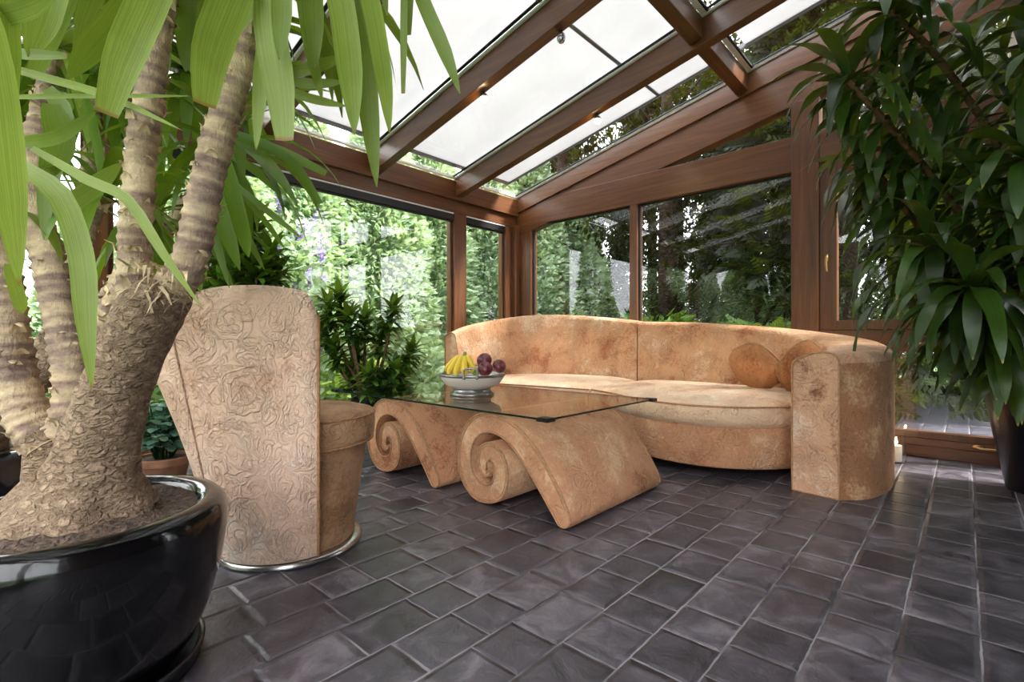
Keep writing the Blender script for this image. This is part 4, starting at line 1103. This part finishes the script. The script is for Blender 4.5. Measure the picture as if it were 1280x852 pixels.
# hanging leaves at the lower left of the crown
bf = MB()
for k in range(70):
    x = rnd.uniform(1060, 1262); y = rnd.uniform(60, 400); x = max(x, 1010+(y-100)*.16, 1118 if y > 240 else 0); d = rnd.uniform(2.75, 3.45)
    bf.strap(P(x, y, d), (rnd.uniform(-1.2, .3), rnd.uniform(-.6, .3), rnd.uniform(-.1, .5)), rnd.uniform(.34, .48), rnd.uniform(.062, .09), pf_lance, 2.6, 10, .15, None, .28)
bf.build('foliage', 'drac', dr, rnd_attr=True)

# ------------------------------------------------------------------ candle lantern by the sofa
KC = Vector((-.375, 4.60, 0))
ln_ = empty('candle_lantern', KC, 'small lit candle in a clear glass cylinder behind the sofa armrest', 'candle')
b = MB(); b.lathe([(.001, 0), (.055, 0), (.058, .004), (.058, .21), (.055, .21), (.055, .008), (.001, .008)], KC, 32); b.build('glass_cylinder', 'glass', ln_, ang=.9)
b = MB(); b.lathe([(.001, .008), (.036, .008), (.037, .012), (.037, .12), (.033, .124), (.001, .118)], KC, 24); b.build('candle', 'wax', ln_, ang=.9)
b = MB(); b.ell(KC+Vector((0, 0, .148)), (.009, .009, .024), 10, 8); b.build('flame', 'glow', ln_)

# ------------------------------------------------------------------ outside
b = MB(); b.box(-40, 30, -30, 45, -.35, -.13); struct(b.build('ground', 'lawn', sm=False))
b = MB(); b.box(-.55, 6, YB+.16, 9.3, -.13, -.02); struct(b.build('terrace', 'terrace', sm=False))
def frond(b, p, d, ln, w, r):
    """flat conifer spray: a fan of small scale-leaf twigs"""
    d = Vector(d).normalized(); up = Vector((0, 0, 1)); s = d.cross(up)
    s = s.normalized() if s.length > .1 else Vector((1, 0, 0)); q = s.cross(d)
    s = (s*cos(r*6)+q*sin(r*6)).normalized()
    vs = []; fs = []; p = Vector(p)
    for k in range(5):
        t = k/5; o = p+d*ln*t*.75
        for sg in (-1, 1):
            a = o; e = o+(d*.75+s*sg*(.7-.1*k)+Vector((0, 0, -.15)))*ln*.38*(1-.12*k); m = (a+e)/2; n_ = (e-a).cross(s.cross(d)).normalized()*w
            i = len(vs); vs += [a, m+n_, e, m-n_]; fs.append((i, i+1, i+2, i+3))
    b.add(vs, fs, None, r)
def conifer_meshes(name, h, R, n, ln, seed, w=.018, open_=0.):
    g = random.Random(seed); b = MB()
    for i in range(n):
        t = g.random()**.85; z = t*h; rr = R*(1-t*.9)**.6*(1+.22*noise.noise(Vector((t*7, seed, i % 9*.7))))
        a = g.uniform(0, 2*pi); e = 1-g.random()**2*.35
        bulge = 1+.22*noise.noise(Vector((cos(a)*2.2, sin(a)*2.2, z*1.4+seed)))
        p = Vector((cos(a)*rr*e*bulge, sin(a)*rr*e*bulge, z+.15)); d = Vector((cos(a)+g.uniform(-.5, .5), sin(a)+g.uniform(-.5, .5), g.uniform(-.55, .5)))
        frond(b, p, d, ln*g.uniform(.7, 1.3), w*g.uniform(.8, 1.3), g.random())
    return b
def tree(protos, loc, rz, sc, label, group=None, name='conifer_tree'):
    r = empty(name, loc, label, 'tree', group)
    r.rotation_euler = (0, 0, rz); r.scale = sc
    for nm, me in protos:
        o = bpy.data.objects.new(nm, me); COL.objects.link(o); o.parent = r
    return r
def proto(parts):
    """build part meshes once at the origin; return (name, mesh) pairs for linking under every copy"""
    out = []
    for nm, b, mat in parts:
        o = b.build(nm, mat, None, rnd_attr=True); out.append((nm, o.data)); bpy.data.objects.remove(o)
    return out
def trunkmb(h, r):
    b = MB(); b.tube([(0, 0, -.2), (.02, .01, h*.3), (-.02, .02, h*.65), (0, 0, h*.96)], [r*1.25, r, r*.7, r*.2], 9, wob=.2); return b
def core(h, R, seed):
    b = MB(); n = 28; rings = []
    for i in range(24):
        t = i/23; rr = R*.74*(1-t*.9)**.6
        rings.append([(cos(2*pi*j/n)*rr*(1+.22*noise.noise(Vector((cos(2*pi*j/n)*2.2, sin(2*pi*j/n)*2.2, t*h*1.4+seed)))), sin(2*pi*j/n)*rr*(1+.22*noise.noise(Vector((cos(2*pi*j/n)*2.2, sin(2*pi*j/n)*2.2, t*h*1.4+seed)))), t*h+.1) for j in range(n)])
    b.loft(rings, rr=[.0]*(24*n)); return b
hA = proto([('inner_foliage', core(4.0, 1.1, 11), 'conifer'), ('foliage', conifer_meshes('a', 4.2, 1.1, 20000, .15, 11, .011), 'conifer'), ('trunk', trunkmb(4.4, .08), 'bark_dark')])
hB = proto([('inner_foliage', core(3.8, 1.05, 23), 'conifer'), ('foliage', conifer_meshes('b', 4.0, 1.05, 20000, .14, 23, .011), 'conifer'), ('trunk', trunkmb(4.0, .08), 'bark_dark')])
spr = proto([('foliage', conifer_meshes('s', 6.2, 1.3, 2600, .42, 31, .022), 'conifer'), ('trunk', trunkmb(6.0, .1), 'bark_dark')])
k = 0
for i, (y, dx, s) in enumerate([(-1.9, -.1, .5), (-.5, .15, .52), (.9, -.1, .56), (2.1, .1, 1.05), (3.3, -.1, 1.0), (4.5, .12, 1.08), (5.7, -.05, 1.02), (7.0, .1, 1.1), (8.4, 0, 1.15), (9.8, .1, 1.2)]):
    tree((hA, hB)[i % 2], (-7.2+dx, y, -.13), i*1.3, (s, s, s), 'pale green conifer of the clipped hedge outside the left windows', 'conifers of the left hedge')
for i, (x, y, s) in enumerate([(-11, -2.2, .9), (-13, -4.5, 1.0), (-10.5, -6.2, .8), (-14.5, -8, 1.1), (-9, -9, .9)]):
    tree(spr, (x, y, -.13), i*2.1, (s*.8, s*.8, s), 'pointed spruce beyond the hedge end, mirrored in the back glass', 'spruces beyond the hedge end')
for i, (x, y) in enumerate([(-9.0, -8.6), (-7.4, -8.9), (-5.8, -8.6), (-4.2, -8.8), (-2.6, -8.6), (-1.0, -8.9), (.6, -8.6), (2.2, -8.8)]):
    tree((hA, hB)[i % 2], (x, y, -.13), i*.9, (1.05, 1.05, .9), 'green conifer of the hedge beyond the front gable, seen only mirrored', 'conifers of the front hedge')
# bushes in front of the hedge
def bush(loc, R, h, n, ln, mat, label, flower=0, name='garden_bush'):
    loc = Vector(loc); o = empty(name, loc, label, 'bush'); b = MB(); ff = MB()
    for i in range(n):
        a = rnd.uniform(0, 2*pi); t = rnd.random(); rr = R*sqrt(max(.05, 1-(t*1.15-.25)**2))*(1-rnd.random()**2*.5)*(1+.3*noise.noise(Vector((cos(a)*2, sin(a)*2, t*4))))
        p = loc+Vector((cos(a)*rr, sin(a)*rr, t*h))
        frond(b, p, (cos(a)+rnd.uniform(-.6, .6), sin(a)+rnd.uniform(-.6, .6), rnd.uniform(-.3, .8)), ln*rnd.uniform(.7, 1.3), .022, rnd.random())
    b.build('foliage', mat, o, rnd_attr=True)
    if flower:
        for i in range(flower):
            a = rnd.uniform(-1.4, 1.4); t = rnd.uniform(.3, 1.0); p = loc+Vector((cos(a)*R*.95, sin(a)*R*.95, t*h))
            for z in range(14):
                frond(ff, p+Vector((rnd.uniform(-.03, .03), rnd.uniform(-.03, .03), z*.012)), (rnd.uniform(-1, 1), rnd.uniform(-1, 1), rnd.uniform(-.2, .6)), .05, .012, rnd.random())
        ff.build('blossom', 'flower', o, rnd_attr=True)
    st = MB(); st.tube([loc+Vector((0, 0, -.05)), loc+Vector((0, 0, h*.6))], [.04, .015], 7); st.build('stem', 'bark_dark', o)
bush((-5.95, 2.55, -.13), .42, 2.45, 700, .2, 'conifer', 'tall shrub dotted with purple flower spikes outside the big window', 40, 'flowering_shrub')
bush((-5.9, 1.85, -.13), .5, 1.55, 700, .2, 'conifer2', 'lime green bush outside the big window, right of the chair back')
bush((-5.6, 3.2, -.13), .55, .75, 500, .17, 'conifer2', 'low lime green bush outside, behind the potted dracaena')
bush((-5.5, .7, -.13), .6, .95, 600, .18, 'fern', 'low mid green bush outside, left of the tub chair')
bush((-5.7, -.3, -.13), .6, .8, 600, .2, 'conifer2', 'round lime green bush outside at the far left')
bush((-5.75, 4.4, -.13), .45, .9, 450, .17, 'conifer', 'low grey green bush outside the narrow corner window')
# dark wood behind the back wall
def leafy(seed, h, R, z0, n, ln):
    g = random.Random(seed); b = MB()
    blobs = []
    for i in range(26):
        t = g.random(); a = g.uniform(0, 2*pi); rr = R*sqrt(g.random())*(1-.45*abs(t-.45))
        blobs.append((Vector((cos(a)*rr, sin(a)*rr, z0+(h-z0)*t)), g.uniform(.45, .95)))
    for i in range(n):
        c, r = blobs[g.randrange(len(blobs))]
        d = Vector((g.gauss(0, 1), g.gauss(0, 1), g.gauss(0, .7))).normalized(); p = c+d*r*g.random()**.4
        b.strap(p, d+Vector((g.uniform(-1, 1), g.uniform(-1, 1), g.uniform(-.8, .3))), ln*g.uniform(.6, 1.3), ln*.5, pf_oval, .4, 2, .2, None, 0, g.random())
    return b, blobs
def wood_tree(seed, h, R, z0, n, ln, tr):
    b, bl = leafy(seed, h, R, z0, n, ln); t = trunkmb(h, tr); g = random.Random(seed)
    for c, r in bl[:14]:
        s = Vector((0, 0, max(z0*.7, c.z-g.uniform(.5, 1.2)))); t.tube(catmull([s, s.lerp(c, .5)+Vector((0, 0, .15)), c], 3), [.05, .04, .035, .03, .025, .02, .015], 6)
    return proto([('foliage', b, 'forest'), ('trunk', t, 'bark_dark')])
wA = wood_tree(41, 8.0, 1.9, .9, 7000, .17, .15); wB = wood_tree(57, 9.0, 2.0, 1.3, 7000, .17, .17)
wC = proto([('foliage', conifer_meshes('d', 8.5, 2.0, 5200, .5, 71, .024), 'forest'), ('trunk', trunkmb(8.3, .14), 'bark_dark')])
spots = [(-3.2, 12.6, wA), (-.7, 13.4, wB), (-9.2, 11.5, wC), (-7.0, 9.4, wA), (-5.4, 12.2, wC), (-4.1, 8.8, wB), (-2.2, 11.6, wA), (-1.3, 8.7, wC), (.6, 11.8, wB), (2.4, 9.6, wA), (4.2, 12.4, wC), (-3.6, 15.2, wB), (-7.6, 15.2, wA), (.2, 15.6, wC), (4.6, 16.2, wA), (-11.5, 15, wB), (-1.6, 18.6, wB), (-5.6, 18.8, wC)]
for i, (x, y, pr) in enumerate(spots):
    s = 1+.12*sin(i*2.3)
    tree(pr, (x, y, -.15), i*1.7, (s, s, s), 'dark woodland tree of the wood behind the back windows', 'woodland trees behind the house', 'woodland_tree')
bush((-3.3, 6.6, -.13), .8, 1.35, 700, .25, 'fern', 'green undergrowth bush right behind the left back pane', name='undergrowth_bush')
bush((-1.9, 6.9, -.13), .9, 1.2, 800, .25, 'fern', 'green undergrowth bush right behind the wide back pane', name='undergrowth_bush')
bush((-.4, 10.2, -.13), .9, 1.5, 800, .25, 'fern', 'green undergrowth bush beyond the terrace by the opening window', name='undergrowth_bush')

# ------------------------------------------------------------------ light
w = bpy.data.worlds.new('World'); C.world = w; w.use_nodes = True; nt = w.node_tree; nt.nodes.clear()
out = nt.nodes.new('ShaderNodeOutputWorld'); bg = nt.nodes.new('ShaderNodeBackground'); tc = nt.nodes.new('ShaderNodeTexCoord')
sx = nt.nodes.new('ShaderNodeSeparateXYZ'); rp = nt.nodes.new('ShaderNodeValToRGB')
nt.links.new(tc.outputs['Generated'], sx.inputs[0]); nt.links.new(sx.outputs[2], rp.inputs[0])
rp.color_ramp.elements[0].position = 0; rp.color_ramp.elements[0].color = (.86, .90, .95, 1)
rp.color_ramp.elements[1].position = .6; rp.color_ramp.elements[1].color = (.97, .985, 1.0, 1)
nt.links.new(rp.outputs[0], bg.inputs[0]); bg.inputs[1].default_value = 3.8; nt.links.new(bg.outputs[0], out.inputs[0])
sl = bpy.data.lights.new('sun', 'SUN'); sl.energy = 8.0; sl.angle = math.radians(12); sl.color = (1, .97, .92)
so = bpy.data.objects.new('sun', sl); COL.objects.link(so)
so.rotation_euler = Vector((.60, .34, .72)).to_track_quat('Z', 'Y').to_euler()
C.view_settings.view_transform = 'Standard'; C.view_settings.look = 'None'; C.view_settings.gamma = 1.0
C.view_settings.use_curve_mapping = False
C.view_settings.exposure = 1.0
cy = C.cycles; cy.max_bounces = 10; cy.diffuse_bounces = 5; cy.glossy_bounces = 5; cy.transparent_max_bounces = 32; cy.transmission_bounces = 6
cy.use_denoising = True; cy.sample_clamp_indirect = 8.0
